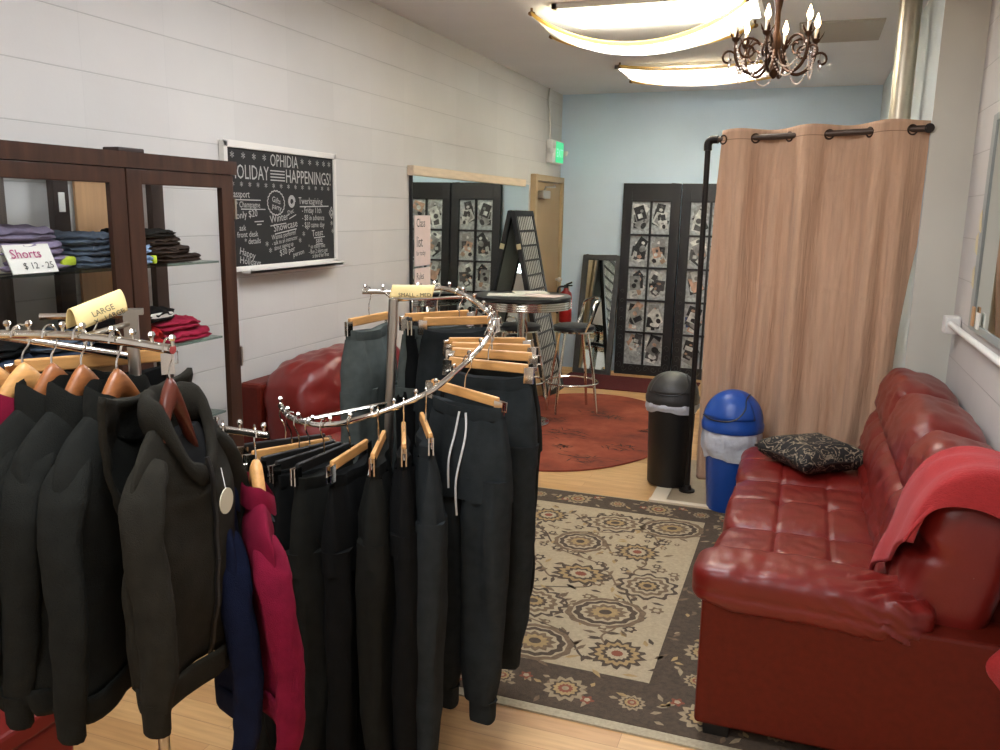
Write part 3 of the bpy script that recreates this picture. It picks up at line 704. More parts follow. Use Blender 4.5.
# ------------------------------------------------------------------ swing top bins
def bin_(name, label, loc, r0, r1, zr, zt, body, lid, zl0, liner, rz):
    t = thing(name, label, 'trash can', loc, rz)
    MB().lathe([(r0 * .96, 0), (r0, .01), (r1, zr + .01), (r1 * .95, zr + .01)], n=40).build('bin_body', body, t)
    R2 = r1 * 1.13
    prof = [(R2 * .99, zr - .005), (R2, zr), (R2 * 1.01, zr + .03), (R2 * .97, zr + .045)]
    h = zt - zr - .045
    for k in range(1, 13): a = PI / 2 * k / 12; prof.append((R2 * .965 * math.cos(a) + .001, zr + .045 + h * math.sin(a)))
    MB().lathe(prof, n=48).build('dome_lid', lid, t)
    # the swinging flap: a raised skin on the front of the dome with its dark outline
    def dome(a, b, k=1.012): return V((R2 * .965 * k * math.cos(a) * math.cos(b), R2 * .965 * k * math.cos(a) * math.sin(b), zr + .045 + h * k * math.sin(a)))
    f = MB(); f.grid(lambda u, v: dome(math.radians(10 + 72 * v), math.radians(-90 - 62 + 124 * u) if True else 0, 1.014), 20, 14); fl = f.build('swing_flap', lid, t, solid=.003)
    f = MB(); out = [dome(math.radians(8 + 30 * (k / 20) ** 2 + 0), math.radians(-152 + 124 * k / 20), 1.02) for k in range(21)]
    out = [dome(math.radians(64 - 55 * math.sin(PI * min(1, k / 26) * .5) if k < 14 else 9 + 0), math.radians(-150 + 4.6 * k), 1.02) for k in range(28)]
    pts = bez([dome(math.radians(a_), math.radians(b_), 1.02) for a_, b_ in ((9, -152), (7, -120), (8, -90), (14, -68), (30, -50), (48, -40), (58, -20), (60, 10))], 6)
    f.tube(pts, .0045, 6); f.build('flap_seam', M['black'], t)
    def ln(u, v):
        a = 2 * PI * u; z = zr + .012 - (zr + .012 - zl0 - .012 * math.sin(a * 3 + 1) - .012 * nz((math.cos(a) * 2, math.sin(a) * 2, 4))) * v
        rr = r0 + (r1 - r0) * z / zr + .006 + .014 * math.sin(PI * v) + .014 * nz((math.cos(a) * 5, math.sin(a) * 5, z * 14)) + (.0 if v < .9 else .003)
        return (rr * math.cos(a), rr * math.sin(a), z)
    MB().grid(ln, 72, 14).build('bin_liner', liner, t)
    return t
M['liner2'] = mat('white_plastic_bag', (224, 227, 234), .35, bump=.9, bscale=22, trans=.25)
bin_('swing_top_bin', 'black swing top trash can left of the curtain post', (-.745, 5.31, .012), .134, .15, .545, .735, M['blackbin'], M['blacklid'], .49, M['liner2'], math.radians(10))
bin_('swing_top_bin', 'blue swing top trash can with white liner in front of the curtain', (-.340, 4.975, .006), .12, .157, .495, .722, M['blue'], M['blue'], .325, M['liner2'], math.radians(-12))

# ------------------------------------------------------------------ patterned rug
rg = thing('area_rug', 'large beige floral rug with dark brown border on the wood floor', 'rug', (0, 0, 0))
rx0, rx1, ry0, ry1 = -1.86, .36, 2.60, 4.885
MB().bb((rx0, ry0, 0), (rx1, ry1, .008)).build('rug_border', M['rugd'], rg, smooth=False)
MB().bb((rx0 + .31, ry0 + .28, .0081), (rx1 - .79, ry1 - .23, .0088)).build('rug_field', M['rugb'], rg, smooth=False)
MB().bb((rx0, ry0 - .045, 0), (rx1, ry0 - .001, .007)).build('rug_binding', M['rugfringe'], rg, smooth=False)
MB().bb((rx0, ry1 + .001, 0), (rx1, ry1 + .012, .007)).build('rug_binding', M['rugfringe'], rg, smooth=False)
PM = [M['rugd'], M['rugb'], M['rugm'], M['rugg'], M['rugr'], mat('rug_dull_beige', (150, 132, 104), .97, var=.15, vscale=60)]
R = random.Random(21)
def ros(f, x, y, r, z, seq, n=12, sc=.14, ov=1.0, rot=0):
    for i, (fr_, mi, amp) in enumerate(seq):
        f.m = mi; pts = []
        for k in range(48):
            a = 2 * PI * k / 48; rr = r * fr_ * (1 + amp * math.cos(n * a)); X, Y = rr * math.cos(a) * ov, rr * math.sin(a)
            pts.append((x + X * math.cos(rot) - Y * math.sin(rot), y + X * math.sin(rot) + Y * math.cos(rot), z + .0005 * i))
        f.poly(pts)
def leaf(f, x, y, a, L, w_, z, mi):
    f.m = mi; d = V((math.cos(a), math.sin(a), 0)); n_ = V((-d.y, d.x, 0)); p = V((x, y, z))
    f.poly([p, p + d * L * .4 + n_ * w_, p + d * L * .75 + n_ * w_ * .6, p + d * L, p + d * L * .7 - n_ * w_ * .5, p + d * L * .35 - n_ * w_ * .8])
def vine(f, pts, w_, z, mi, leaves=True):
    f.m = mi; P = bez(pts, 8)
    for a, b in zip(P, P[1:]):
        t = (b - a).normalized(); n_ = V((-t.y, t.x, 0)) * w_; a = V((a.x, a.y, z)); b = V((b.x, b.y, z)); f.poly([a + n_, b + n_, b - n_, a - n_])
    if leaves:
        for i in range(3, len(P) - 1, 4):
            t = P[i] - P[i - 1]; an = math.atan2(t.y, t.x); sg = 1 if (i // 4) % 2 else -1
            leaf(f, P[i].x, P[i].y, an + sg * .9, R.uniform(.04, .07), .014, z + .0002, R.choice([0, 2, 0]))
big = [(1.0, 0, .12), (.86, 1, .10), (.72, 2, .08), (.55, 1, .12), (.42, 0, .1), (.30, 3, .12), (.15, 0, 0)]
med = [(1.0, 0, .16), (.8, 3, .12), (.58, 0, .12), (.42, 1, .1), (.22, 4, .1)]
ringy = [(1.0, 2, .03), (.84, 1, .02), (.78, 0, .05), (.62, 1, .05), (.5, 2, .14), (.34, 3, .12), (.16, 0, 0)]
f = MB(); Z = .0092
spots = []
for row, y in enumerate([3.02, 3.38, 3.74, 4.10, 4.46]):
    for c_ in range(3):
        x = -1.40 + c_ * .36 + (.0 if row % 2 else .11); spots.append((x + R.uniform(-.03, .03), y + R.uniform(-.04, .04)))
for i, (x, y) in enumerate(spots):
    a = R.uniform(0, PI)
    for k in range(13):          # sprigs around each flower
        b = a + 2 * PI * k / 9; q = R.uniform(.12, .175); leaf(f, x + q * math.cos(b) * 1.1, y + q * math.sin(b), b + R.uniform(.6, 1.4), R.uniform(.035, .075), .012, Z + .0001, R.choice([0, 2, 2, 3]))
    if i + 3 < len(spots): 
        x2, y2 = spots[i + 3]; vine(f, [(x, y, 0), (x + .09 * (1 if i % 2 else -1), (y * 2 + y2) / 3, 0), (x2 - .07 * (1 if i % 2 else -1), (y + 2 * y2) / 3, 0), (x2, y2, 0)], .005, Z, R.choice([0, 2]))
    if i % 3 < 2: x2, y2 = spots[i + 1]; vine(f, [(x, y, 0), ((x * 2 + x2) / 3, y + .08, 0), ((x + 2 * x2) / 3, y2 - .08, 0), (x2, y2, 0)], .005, Z, R.choice([0, 2]))
for i, (x, y) in enumerate(spots):
    sq = [big, med, ringy][(i * 2 + i // 3) % 3]; ros(f, x, y, [.135, .105, .14][(i * 2 + i // 3) % 3], Z + .0004, sq, R.choice([10, 12, 14]), ov=R.choice([1.25, 1.0, 1.15]), rot=R.uniform(-.4, .4))
for k in range(110):
    x = R.uniform(rx0 + .36, rx1 - .84); y = R.uniform(ry0 + .33, ry1 - .28)
    if min((x - a) ** 2 + (y - b) ** 2 for a, b in spots) > .0135: ros(f, x, y, R.uniform(.014, .03), Z + .0002, [(1, R.choice([0, 2]), .2), (.5, 1, .1)], 6)
# border
Zb = .0084
def bflower(x, y, s):
    ros(f, x, y, .075 * s, Zb + .0002, [(1.0, 5, .14), (.72, 0, .1), (.58, 3, .1), (.36, 4, .12), (.18, 5, 0)], 12)
for k in range(9):
    x = rx0 + .16 + k * .247
    for y in (ry0 + .13, ry1 - .115):
        (bflower(x, y, 1.0 if k % 2 == 0 else .6))
        for q in range(7):
            xx = x + .12 + R.uniform(-.06, .06); yy = y + R.uniform(-.09, .09); leaf(f, xx, yy, R.uniform(0, 6.28), R.uniform(.03, .06), .011, Zb, R.choice([5, 5, 3, 2]))
            if q == 0: ros(f, xx, yy, .022, Zb + .0003, [(1, 4, .25), (.5, 1, .1)], 5)
for k in range(9):
    y = ry0 + .36 + k * .22
    for x in (rx0 + .15, rx1 - .625, rx1 - .4):
        bflower(x, y, .95 if k % 2 else .6)
        for q in range(8):
            xx = x + R.uniform(-.12, .12); yy = y + .11 + R.uniform(-.05, .05); leaf(f, xx, yy, R.uniform(0, 6.28), R.uniform(.03, .06), .011, Zb, R.choice([5, 5, 3, 2]))
f.build('rug_pattern', PM, rg, smooth=False, merge=False)

# ------------------------------------------------------------------ red leather sofa (right wall)
def tufts(pts, depth, sig, ax=2, seams=()):
    def fn(w):
        d = 0
        if w[ax] > .3:
            o = [i for i in range(3) if i != ax]
            for a, b in pts:
                q = ((w[o[0]] - a) ** 2 + (w[o[1]] - b) ** 2) / sig ** 2; d += depth * math.exp(-q)
            for i, v, dp in seams: d += dp * math.exp(-((w[i] - v) / .035) ** 2)
        r = V((0, 0, 0)); r[ax] = -d
        n_ = nz((w[0] * 1.7 + 3, w[1] * 1.7, w[2] * 1.7), 2.0) * .006
        r[ax] += n_; return r
    return fn
def cushion_obj(name, c, d, parent, m, k=6, n=(30, 30, 10), disp=None, R=None):
    return MB().cushion(c, d, k, n, disp, R).build(name, m, parent, ang=75)
so = thing('sofa', 'red leather tufted sofa along the right wall', 'sofa', (0, 0, 0))
LZ, SZ = M['leather'], M['leatherside']
SX0, SX1, SY0, SY1 = -.235, .71, 2.66, 4.80
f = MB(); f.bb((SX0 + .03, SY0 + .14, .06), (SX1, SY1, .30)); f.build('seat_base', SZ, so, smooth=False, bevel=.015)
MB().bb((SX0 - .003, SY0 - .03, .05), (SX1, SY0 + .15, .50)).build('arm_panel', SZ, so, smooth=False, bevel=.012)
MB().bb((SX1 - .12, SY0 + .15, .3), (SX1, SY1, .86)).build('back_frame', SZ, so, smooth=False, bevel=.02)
for (x, y) in ((-.165, SY0 + .025), (-.15, SY1 - .1), (.62, SY0 + .08), (.62, SY1 - .1)):
    f = MB(); f.loft([[(x + a * s, y + b * s, z) for a, b in ((-.045, -.045), (.045, -.045), (.045, .045), (-.045, .045))] for s, z in ((.9, .009), (1, .06))]); f.build('foot', M['black'], so, smooth=False)
ys = [SY0 + .19, 3.47, 4.15, SY1]
for i in range(3):
    y0, y1 = ys[i], ys[i + 1]; W = .64
    tf = [(a, b) for a in (-.34, .30) for b in (-.02,)]
    def dsp(w, tf=tf):
        r = V((0, 0, 0))
        if w[2] > .2:
            d = 0
            for a, b in tf: d += .022 * math.exp(-((w[0] - a) ** 2 / .006 + (w[1] - b) ** 2 / .012)) + .010 * math.exp(-((w[0] - a) / .022) ** 2)
            d += .008 * math.exp(-((w[1]) / .022) ** 2)
            r.z = -d * min(1, (w[2] - .2) * 2) + .014 * (1 - w[0] ** 2) * (1 - w[1] ** 2) + .004 * nz((w[0] * 4 + i * 9, w[1] * 4, 0)) + .002 * nz((w[0] * 11 + i * 5, w[1] * 7, 2))
        if w[0] < -.5: r.x = .012 * nz((i * 3.0, w[1] * 3, w[2] * 2)) - .014 * (1 - w[1] ** 2)
        return r
    cushion_obj('seat_cushion', (SX0 + W / 2 - .01, (y0 + y1) / 2, .365), (W, y1 - y0 + .012, .20), so, LZ, 8, (70, 64, 12), dsp)
    def bsp(w, i=i):
        r = V((0, 0, 0)); t = w[2]
        if w[0] < .1:
            d = .03 * math.exp(-((t - .12) / .09) ** 2) + .016 * math.exp(-((t + .55) / .07) ** 2)
            for b in (-.4, .4): d += .016 * math.exp(-((w[1] - b) ** 2 / .012 + (t - .12) ** 2 / .03)) + .008 * math.exp(-((w[1] - b) / .04) ** 2) * (t < .1)
            r.x = d + .010 * nz((w[1] * 4 + i * 7, t * 4, 1)) + .006 * nz((w[1] * 9 + i * 7, t * 12, 5))
        r.z = .012 * nz((w[0] * 3, w[1] * 3.5 + i * 5, 0)) if t > .3 else 0
        r.z += .012 * (1 - w[1] ** 2) if t > 0 else 0
        return r
    cushion_obj('back_cushion', (.512, (y0 + y1) / 2 - (.06 if i == 0 else 0), .66), (.31, y1 - y0 + (.16 if i == 0 else .15), .60), so, LZ, 4.6, (20, 40, 40), bsp, RY(math.radians(14)))
def adsp(w):
    r = V((0, 0, 0)); x = w[0]
    r.z = .008 * math.exp(-((x + .8) / .25) ** 2) - .03 * max(0, x - .1) + .006 * nz((x * 9, w[1] * 2, w[2] * 2)) 
    k = min(1, max(0, x + .1)); r.z += .018 * k * nz((x * 12 - w[1] * 5, w[1] * 3, 4)); r.y = -.012 * math.exp(-((x + .8) / .3) ** 2) + .016 * k * nz((x * 11 + w[2] * 4, 2, w[2] * 2))
    if w[1] < 0: r.y += .007 * math.exp(-((w[2] + .15) / .09) ** 2)
    return r
cushion_obj('arm_cushion', (.088, SY0 + .085, .535), (.735, .27, .155), so, LZ, 4.5, (60, 24, 16), adsp)

# throw over the near end of the backrest
Rb = RY(math.radians(9))
def thr(u, v):
    # v runs from the front lower edge up over the top and down the back; u along y
    prof = bez([(.298, 0, .475), (.316, 0, .56), (.336, 0, .65), (.358, 0, .74), (.39, 0, .85), (.44, 0, .94), (.52, 0, .985), (.61, 0, .99), (.68, 0, .96), (.715, 0, .87)], 6)
    st = .36 * min(1, max(0, 1 - u) / .72) ** .9
    s = st + v * (1 - st); q = s * (len(prof) - 1); i = int(min(q, len(prof) - 2)); p = prof[i].lerp(prof[i + 1], q - i)
    hang = max(0, .30 - u) / .30
    y = 2.70 + max(0, u - .30) / .70 * (.37 - .13 * s) - .025 * hang ** .4
    n_ = .012 * nz((u * 5, s * 5, 2)) + .008 * math.sin(u * 17 + s * 3)
    return V((p.x - .012 - n_ * (1 - v), y, p.z + .012 + .4 * n_ - .13 * hang * min(1, max(0, s - .31) / .45)))
th = tag(MB().grid(thr, 60, 60).build('throw_blanket', M['throw'], solid=.012), 'bright red knitted throw draped over near end of the sofa back', 'blanket')
def thr2(u, v):     # the corner that falls down beside the wall
    z = .90 - .53 * v; wl_ = .665 - .075 * math.exp(-((z - .455) / .075) ** 2); x = wl_ + (.728 - wl_) * u
    return V((x, 2.63 - .03 * math.sin(PI * u) * (.4 + v) - .012 * math.sin(u * 9 + v * 4), z - .02 * math.cos(PI * u) * v))
MB().grid(thr2, 16, 40).build('hanging_corner', M['throw'], th, solid=.012)

# patterned pillow
pw = thing('throw_pillow', 'black throw pillow with pale scrolling pattern on far sofa seat', 'pillow', (.10, 4.43, .475), math.radians(38))
def pil(w):
    r = V((0, 0, 0)); c = (abs(w[0]) * abs(w[1])) ** 3; r.x = w[0] * .05 * c; r.y = w[1] * .05 * c
    e_ = max(abs(w[0]), abs(w[1])); r.z = -w[2] * .062 * min(1, e_ ** 5) ; return r
pc = MB().cushion((0, 0, .07), (.37, .37, .15), 7, (26, 26, 6), pil).build('pillow_cover', M['black'], pw, ang=80)
def pillowmat():
    m = bpy.data.materials.new('black_scroll_print'); t, b = nodes(m); b.inputs['Roughness'].default_value = .8
    tc = t.nodes.new('ShaderNodeTexCoord'); n = t.nodes.new('ShaderNodeTexNoise'); n.inputs['Scale'].default_value = 17; n.inputs['Detail'].default_value = 2.2; n.inputs['Distortion'].default_value = 1.6
    t.links.new(tc.outputs['Object'], n.inputs['Vector']); r = t.nodes.new('ShaderNodeValToRGB'); e_ = r.color_ramp.elements
    r.color_ramp.interpolation = 'LINEAR'; e_[0].position = .455; e_[0].color = rgb(24, 20, 18); e_[1].position = .535; e_[1].color = rgb(24, 20, 18); x = e_.new(.495); x.color = rgb(164, 148, 124)
    t.links.new(n.outputs['Fac'], r.inputs['Fac']); t.links.new(r.outputs['Color'], b.inputs['Base Color']); return m
pc.data.materials[0] = pillowmat()
f = MB(); q = .186; f.tube([V((q * a, q * b, .07)) for a, b in ((-1.08, -1.08), (-.5, -.99), (.5, -.99), (1.08, -1.08), (.99, -.5), (.99, .5), (1.08, 1.08), (.5, .99), (-.5, .99), (-1.08, 1.08), (-.99, .5), (-.99, -.5))], .006, 6, closed=True); f.build('piping', M['black'], pw)

# ------------------------------------------------------------------ right wall: mirror, rail
wm = thing('right_wall_mirror', 'grey edged mirror on the right wall above the sofa back', 'mirror', (XR, 0, 0))
MB().bb((-.02, 2.3, 1.275), (-.004, 4.26, 2.15)).build('mirror_glass', M['mirror'], wm, smooth=False)
f = MB(); f.bb((-.026, 4.26, 1.24), (-.003, 4.34, 2.18)); f.bb((-.026, 2.3, 1.24), (-.003, 4.26, 1.275)); f.bb((-.026, 2.3, 2.15), (-.003, 4.26, 2.18)); f.build('mirror_frame', mat('grey_green_frame', (150, 154, 150), .5), wm, smooth=False, bevel=.003)
for k, (y, z) in enumerate(((4.36, 1.62), (4.345, 1.47), (4.33, 1.72))):
    f = MB(); f.poly([(-.028, y - .03, z - .05), (-.028, y + .02, z - .035), (-.028, y + .03, z + .03), (-.028, y - .01, z + .05)]); f.build('tape_scrap', M['tape'], wm, smooth=False, solid=.002)
wr = thing('wall_rail', 'white round rail on a box bracket below the right wall mirror', 'rail', (XR, 0, 0))
f = MB(); f.bb((-.075, 4.66, 1.165), (-.002, 4.76, 1.25)); f.build('end_bracket', M['white'], wr, smooth=False, bevel=.008)
MB().tube([(-.05, 4.74, 1.215), (-.05, 2.4, 1.215)], .015, 14).build('rail_bar', M['white'], wr)
f = MB(); f.bb((-.062, 2.36, 1.18), (-.002, 2.42, 1.24)); f.build('end_bracket', M['white'], wr, smooth=False, bevel=.008)
for y, w_, h_, m_, lb in ((4.22, .05, .085, M['beige'], 'small tan card tucked at the far lower corner of the right wall mirror'), (4.1, .06, .07, M['paper'], 'small white card beside the tan card at the right wall mirror')):
    o = MB().bb((-.034, -w_ / 2, 0), (-.0275, w_ / 2, h_)).build('photo_card', m_, smooth=False); o.location = (XR, y, 1.262); tag(o, lb, 'card')

# ------------------------------------------------------------------ red leather armchair by the left wall
ac = thing('armchair', 'red leather armchair against the left wall behind the pants rack', 'armchair', (0, 0, 0))
AY0, AY1 = 3.36, 4.45
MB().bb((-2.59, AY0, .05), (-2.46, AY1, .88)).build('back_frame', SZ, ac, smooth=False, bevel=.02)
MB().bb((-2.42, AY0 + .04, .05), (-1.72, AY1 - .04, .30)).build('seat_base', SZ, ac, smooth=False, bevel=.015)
def acs(w):
    t = w[2]; r = V((0, 0, 0)); r.x = -.02 * math.exp(-((t - .05) / .1) ** 2) * (w[0] > 0) + .012 * nz((w[1] * 5, t * 5, 1)); r.z = .016 * nz((w[0] * 4, w[1] * 6, 3)) + .03 * (1 - w[1] ** 2) * (t > 0); return r
cushion_obj('back_cushion', (-2.31, (AY0 + AY1) / 2 + .0, .67), (.35, AY1 - AY0 + .02, .60), ac, LZ, 4.6, (20, 40, 30), acs, RY(math.radians(-7)))
cushion_obj('seat_cushion', (-1.98, (AY0 + AY1) / 2, .38), (.56, AY1 - AY0 - .36, .2), ac, LZ, 8)
for y in (AY0 + .11, AY1 - .11):
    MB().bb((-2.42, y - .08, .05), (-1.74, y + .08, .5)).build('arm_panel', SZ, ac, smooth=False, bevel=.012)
    cushion_obj('arm_cushion', (-2.06, y, .55), (.74, .24, .17), ac, LZ, 4.5)
for x in (-2.5, -1.8):
    for y in (AY0 + .1, AY1 - .1): MB().lathe([(.03, 0), (.036, .05)], (x, y, 0), 14).build('foot', M['black'], ac)

# ------------------------------------------------------------------ display cabinet
CX0, CX1, CY0, CY1, CZ = -2.585, -2.20, 1.42, 2.875, 1.905
cab = thing('display_cabinet', 'dark walnut display cabinet with glass doors and folded clothes', 'cabinet', (0, 0, 0))
f = MB(); f.bb((CX1 - .10, CY0 - .006, CZ - .052), (CX1 + .024, CY1 + .002, CZ)); f.bb((CX0 - .008, CY0 - .006, CZ - .052), (CX0 + .02, CY1 + .002, CZ)); f.bb((CX0 + .02, CY0 - .006, CZ - .052), (CX1 - .10, CY0 + .03, CZ)); f.bb((CX0 + .02, CY1 - .035, CZ - .052), (CX1 - .10, CY1 + .002, CZ)); f.build('top_frame', M['walnut'], cab, smooth=False, bevel=.004)
MB().poly([(CX0 + .018, CY0 + .028, CZ - .025), (CX1 - .098, CY0 + .028, CZ - .025), (CX1 - .098, CY1 - .033, CZ - .025), (CX0 + .018, CY1 - .033, CZ - .025)]).build('added_top_glass', M['glass'], cab, smooth=False)  # unseen glazed opening, added to let light into the cabinet
MB().bb((CX0, CY0, 0), (CX1 - .03, CY1, .16)).build('plinth', M['walnut'], cab, smooth=False, bevel=.004)
f = MB()
for y in (CY0 + .02, CY1 - .02): f.bb((CX1 - .045, y - .02, 0), (CX1 - .002, y + .02, CZ - .028))
f.bb((CX1 - .04, CY0 + .04, CZ - .055), (CX1 - .004, CY1 - .04, CZ - .028)); f.build('front_posts', M['walnut'], cab, smooth=False, bevel=.003)
f = MB()
for y in (CY0 + .02, 2.365, CY1 - .025): f.bb((CX0, y - .035, .16), (CX0 + .03, y + .035, CZ - .028))
f.build('back_stiles', mat('very_dark_walnut', (44, 30, 24), .45), cab, smooth=False, bevel=.003)
MB().bb((CX0 + .03, 2.35, 1.70), (CX0 + .034, 2.378, 1.77)).build('lock_plate', M['alu'], cab, smooth=False, bevel=.003)
for z in (1.513, 1.205, .888, .55): MB().bb((CX0 + .03, CY0 + .04, z - .008), (CX1 - .05, CY1 - .04, z)).build('glass_shelf', M['shelfglass'], cab, smooth=False)
def cdoor(y0, y1, hinge_y):
    st, tr, br = .068, .05, .1; z0, z1 = .165, CZ - .055
    f = MB(); f.bb((CX1 - .001, y0, z0), (CX1 + .02, y0 + st, z1)); f.bb((CX1 - .001, y1 - st, z0), (CX1 + .02, y1, z1)); f.bb((CX1 - .001, y0 + st, z1 - tr), (CX1 + .02, y1 - st, z1)); f.bb((CX1 - .001, y0 + st, z0), (CX1 + .02, y1 - st, z0 + br))
    d = f.build('door', M['walnut'], cab, smooth=False, bevel=.003)
    MB().poly([(CX1 + .008, y0 + st - .004, z0 + br - .004), (CX1 + .008, y1 - st + .004, z0 + br - .004), (CX1 + .008, y1 - st + .004, z1 - tr + .004), (CX1 + .008, y0 + st - .004, z1 - tr + .004)]).build('door_glass', M['glass'], d, smooth=False)
    for z in (1.72, 1.12, .4): f = MB(); f.bb((CX1 - .004, hinge_y - .006, z - .04), (CX1 + .023, hinge_y + .006, z + .04)); f.build('hinge', M['steel'], d, smooth=False)
cdoor(1.455, 2.286, 1.45); cdoor(2.292, 2.855, 2.861)
tag(MB().box((0, 0, .008), (.07, .12, .016)).build('flat_box', mat('dark_brown_card', (46, 32, 26), .6), smooth=False, bevel=.004), 'small dark flat box lying on top of the cabinet', 'box').location = (-2.25, 2.36, CZ + .001)
for (y, w_, m_, nm, lb, th_) in ((2.60, .23, M['beige'], 'wood_board', 'beige wooden board standing behind the cabinet seen through its glass', .012), (2.14, .085, M['plank'], 'wood_plank', 'narrow grey plank standing behind the cabinet left of the beige board', .014)):
    o = MB().bb((-.006, -w_ / 2, 0), (-.006 + th_, w_ / 2, 1.84)).build(nm, m_, smooth=False); o.location = (-2.619, y, 0); tag(o, lb, 'board')

# folded clothes: a soft slab with rolled front fold
def folded(y, z, w_, d_, h, m, label, seed, x=-2.36, rz=0, trim=None, grp=None, layers=2, mtrim=None):
    t = thing('folded_garment', label, 'folded clothes', (x, y, z), rz, grp)
    def dsp(w):
        e_ = .35 + .65 * (1 - max(abs(w[0]), abs(w[1])) ** 6)
        r = V((0, 0, 0)); r.z = (.012 * nz((w[0] * 2.3 + seed, w[1] * 2.3, 1)) + .006 * nz((w[0] * 7 + seed, w[1] * 7, 2))) if w[2] > 0 else 0
        for k in range(1, layers): 
            zz = -1 + 2 * k / layers
            if max(abs(w[0]), abs(w[1])) > .8: r.x -= w[0] * .012 * math.exp(-((w[2] - zz) / .14) ** 2); r.y -= w[1] * .012 * math.exp(-((w[2] - zz) / .14) ** 2)
        r.x += .01 * nz((w[1] * 4, w[2] * 3, seed)); r.y += .012 * nz((w[0] * 4, w[2] * 3, seed + 5)); return r
    MB().cushion((0, 0, h / 2), (d_, w_, h), 4, (18, 22, 14), dsp).build('cloth', m, t, ang=80)
    if trim: f = MB(); f.cushion(trim[0], trim[1], 5, (6, 6, 4)); f.build('trim_band', mtrim, t)
    return t
z1, z2 = 1.514, 1.206
folded(2.03, z1, .30, .24, .05, M['lav'], 'lavender folded shorts with lime band at the base of the lavender stack', 1, x=-2.405, trim=((.105, .1, .03), (.03, .06, .03)), mtrim=M['lime'])
folded(2.00, z1 + .048, .30, .24, .05, M['lav'], 'lavender folded shorts with a red label in middle of lavender stack', 2, x=-2.405, trim=((.118, .0, .02), (.012, .035, .03)), mtrim=M['tagred'])
folded(1.96, z1 + .096, .32, .24, .045, M['lavg'], 'grey lavender folded shorts on top of the lavender stack', 3, x=-2.405)
folded(1.68, z1, .22, .24, .09, M['lavg'], 'grey lavender folded bundle at the left edge behind the sign', 4, x=-2.37, layers=3)
folded(2.245, z1, .17, .25, .042, M['jean'], 'blue grey folded denim at the base of the upper shelf denim pile', 5, x=-2.37)
folded(2.25, z1 + .04, .17, .25, .04, M['jean'], 'blue grey folded denim in the middle of the upper shelf pile', 6, x=-2.375)
folded(2.24, z1 + .078, .18, .25, .042, M['jean'], 'blue grey folded denim topmost on the upper shelf pile', 7, x=-2.38)
folded(2.42, z1, .14, .22, .04, M['ltblue'], 'light blue folded top with lime edge below another on upper shelf', 8, trim=((.1, .06, .02), (.02, .02, .03)), mtrim=M['lime'])
folded(2.42, z1 + .038, .14, .22, .042, M['ltblue'], 'light blue folded top resting on another behind the right door', 9)
folded(2.62, z1, .28, .24, .035, M['brownk'], 'dark brown folded garment lowest in stack on upper shelf, right door', 10)
folded(2.58, z1 + .033, .24, .24, .035, M['brownk'], 'dark brown folded garment second from bottom, upper shelf right door', 11)
folded(2.54, z1 + .066, .22, .23, .032, M['brownk'], 'dark brown folded garment third from bottom, upper shelf right door', 12)
folded(2.52, z1 + .096, .2, .23, .03, M['blackfab'], 'black folded garment topmost in the dark stack on upper shelf', 13)
folded(1.80, z2, .30, .26, .06, M['jeand'], 'dark denim folded at the left of the lower shelf', 14)
folded(1.80, z2 + .058, .28, .26, .05, M['inkfab'], 'black folded trousers on dark denim on the lower shelf', 15)
folded(2.08, z2, .24, .26, .05, M['jeand'], 'dark blue folded denim low in the middle of the lower shelf', 16)
folded(2.08, z2 + .048, .24, .25, .05, M['jean'], 'washed blue folded denim topmost in the middle of the lower shelf', 17)
folded(2.30, z2, .16, .25, .13, M['inkfab'], 'black soft bundle behind the centre stile on the lower shelf', 18, layers=3)
folded(2.64, z2, .30, .25, .05, M['pink'], 'raspberry folded top lowest of the bright stack on lower shelf', 19)
folded(2.60, z2 + .048, .26, .24, .045, M['pink'], 'raspberry folded top upper of the bright stack on lower shelf', 20)
folded(2.46, z2, .1, .24, .075, M['redc'], 'red folded top beside raspberry stack on lower shelf', 21)
folded(2.50, z2 + .09, .2, .22, .05, M['inkfab'], 'black printed folded tee lying on the bright stack', 22, trim=((.105, .0, .03), (.006, .12, .02)), mtrim=M['paper'])
# price sign on the shelf edge
sg = thing('price_sign', 'small white tent sign reading Shorts on the upper cabinet shelf', 'sign', (-2.268, 1.965, z1 + .001))
sg.rotation_euler = (0, 0, 0)
f = MB(); f.box((-.0, 0, .045), (.004, .165, .095), RY(math.radians(-24))); f.box((-.037, 0, .045), (.004, .165, .095), RY(math.radians(24))); f.build('sign_card', M['paper'], sg, smooth=False)
m_ = frame((.0225, -.07, .0), (0, 1, 0), (-math.sin(math.radians(24)), 0, math.cos(math.radians(24))))
f = MB(); text_mesh('Shorts', .042, m_ @ Matrix.Translation((.0, .052, .003)), f); f.build('lettering', M['inkmag'], sg, smooth=False)
f = MB(); text_mesh('$ 12 - 25', .03, m_ @ Matrix.Translation((.03, .016, .003)), f); f.build('price', M['ink'], sg, smooth=False)

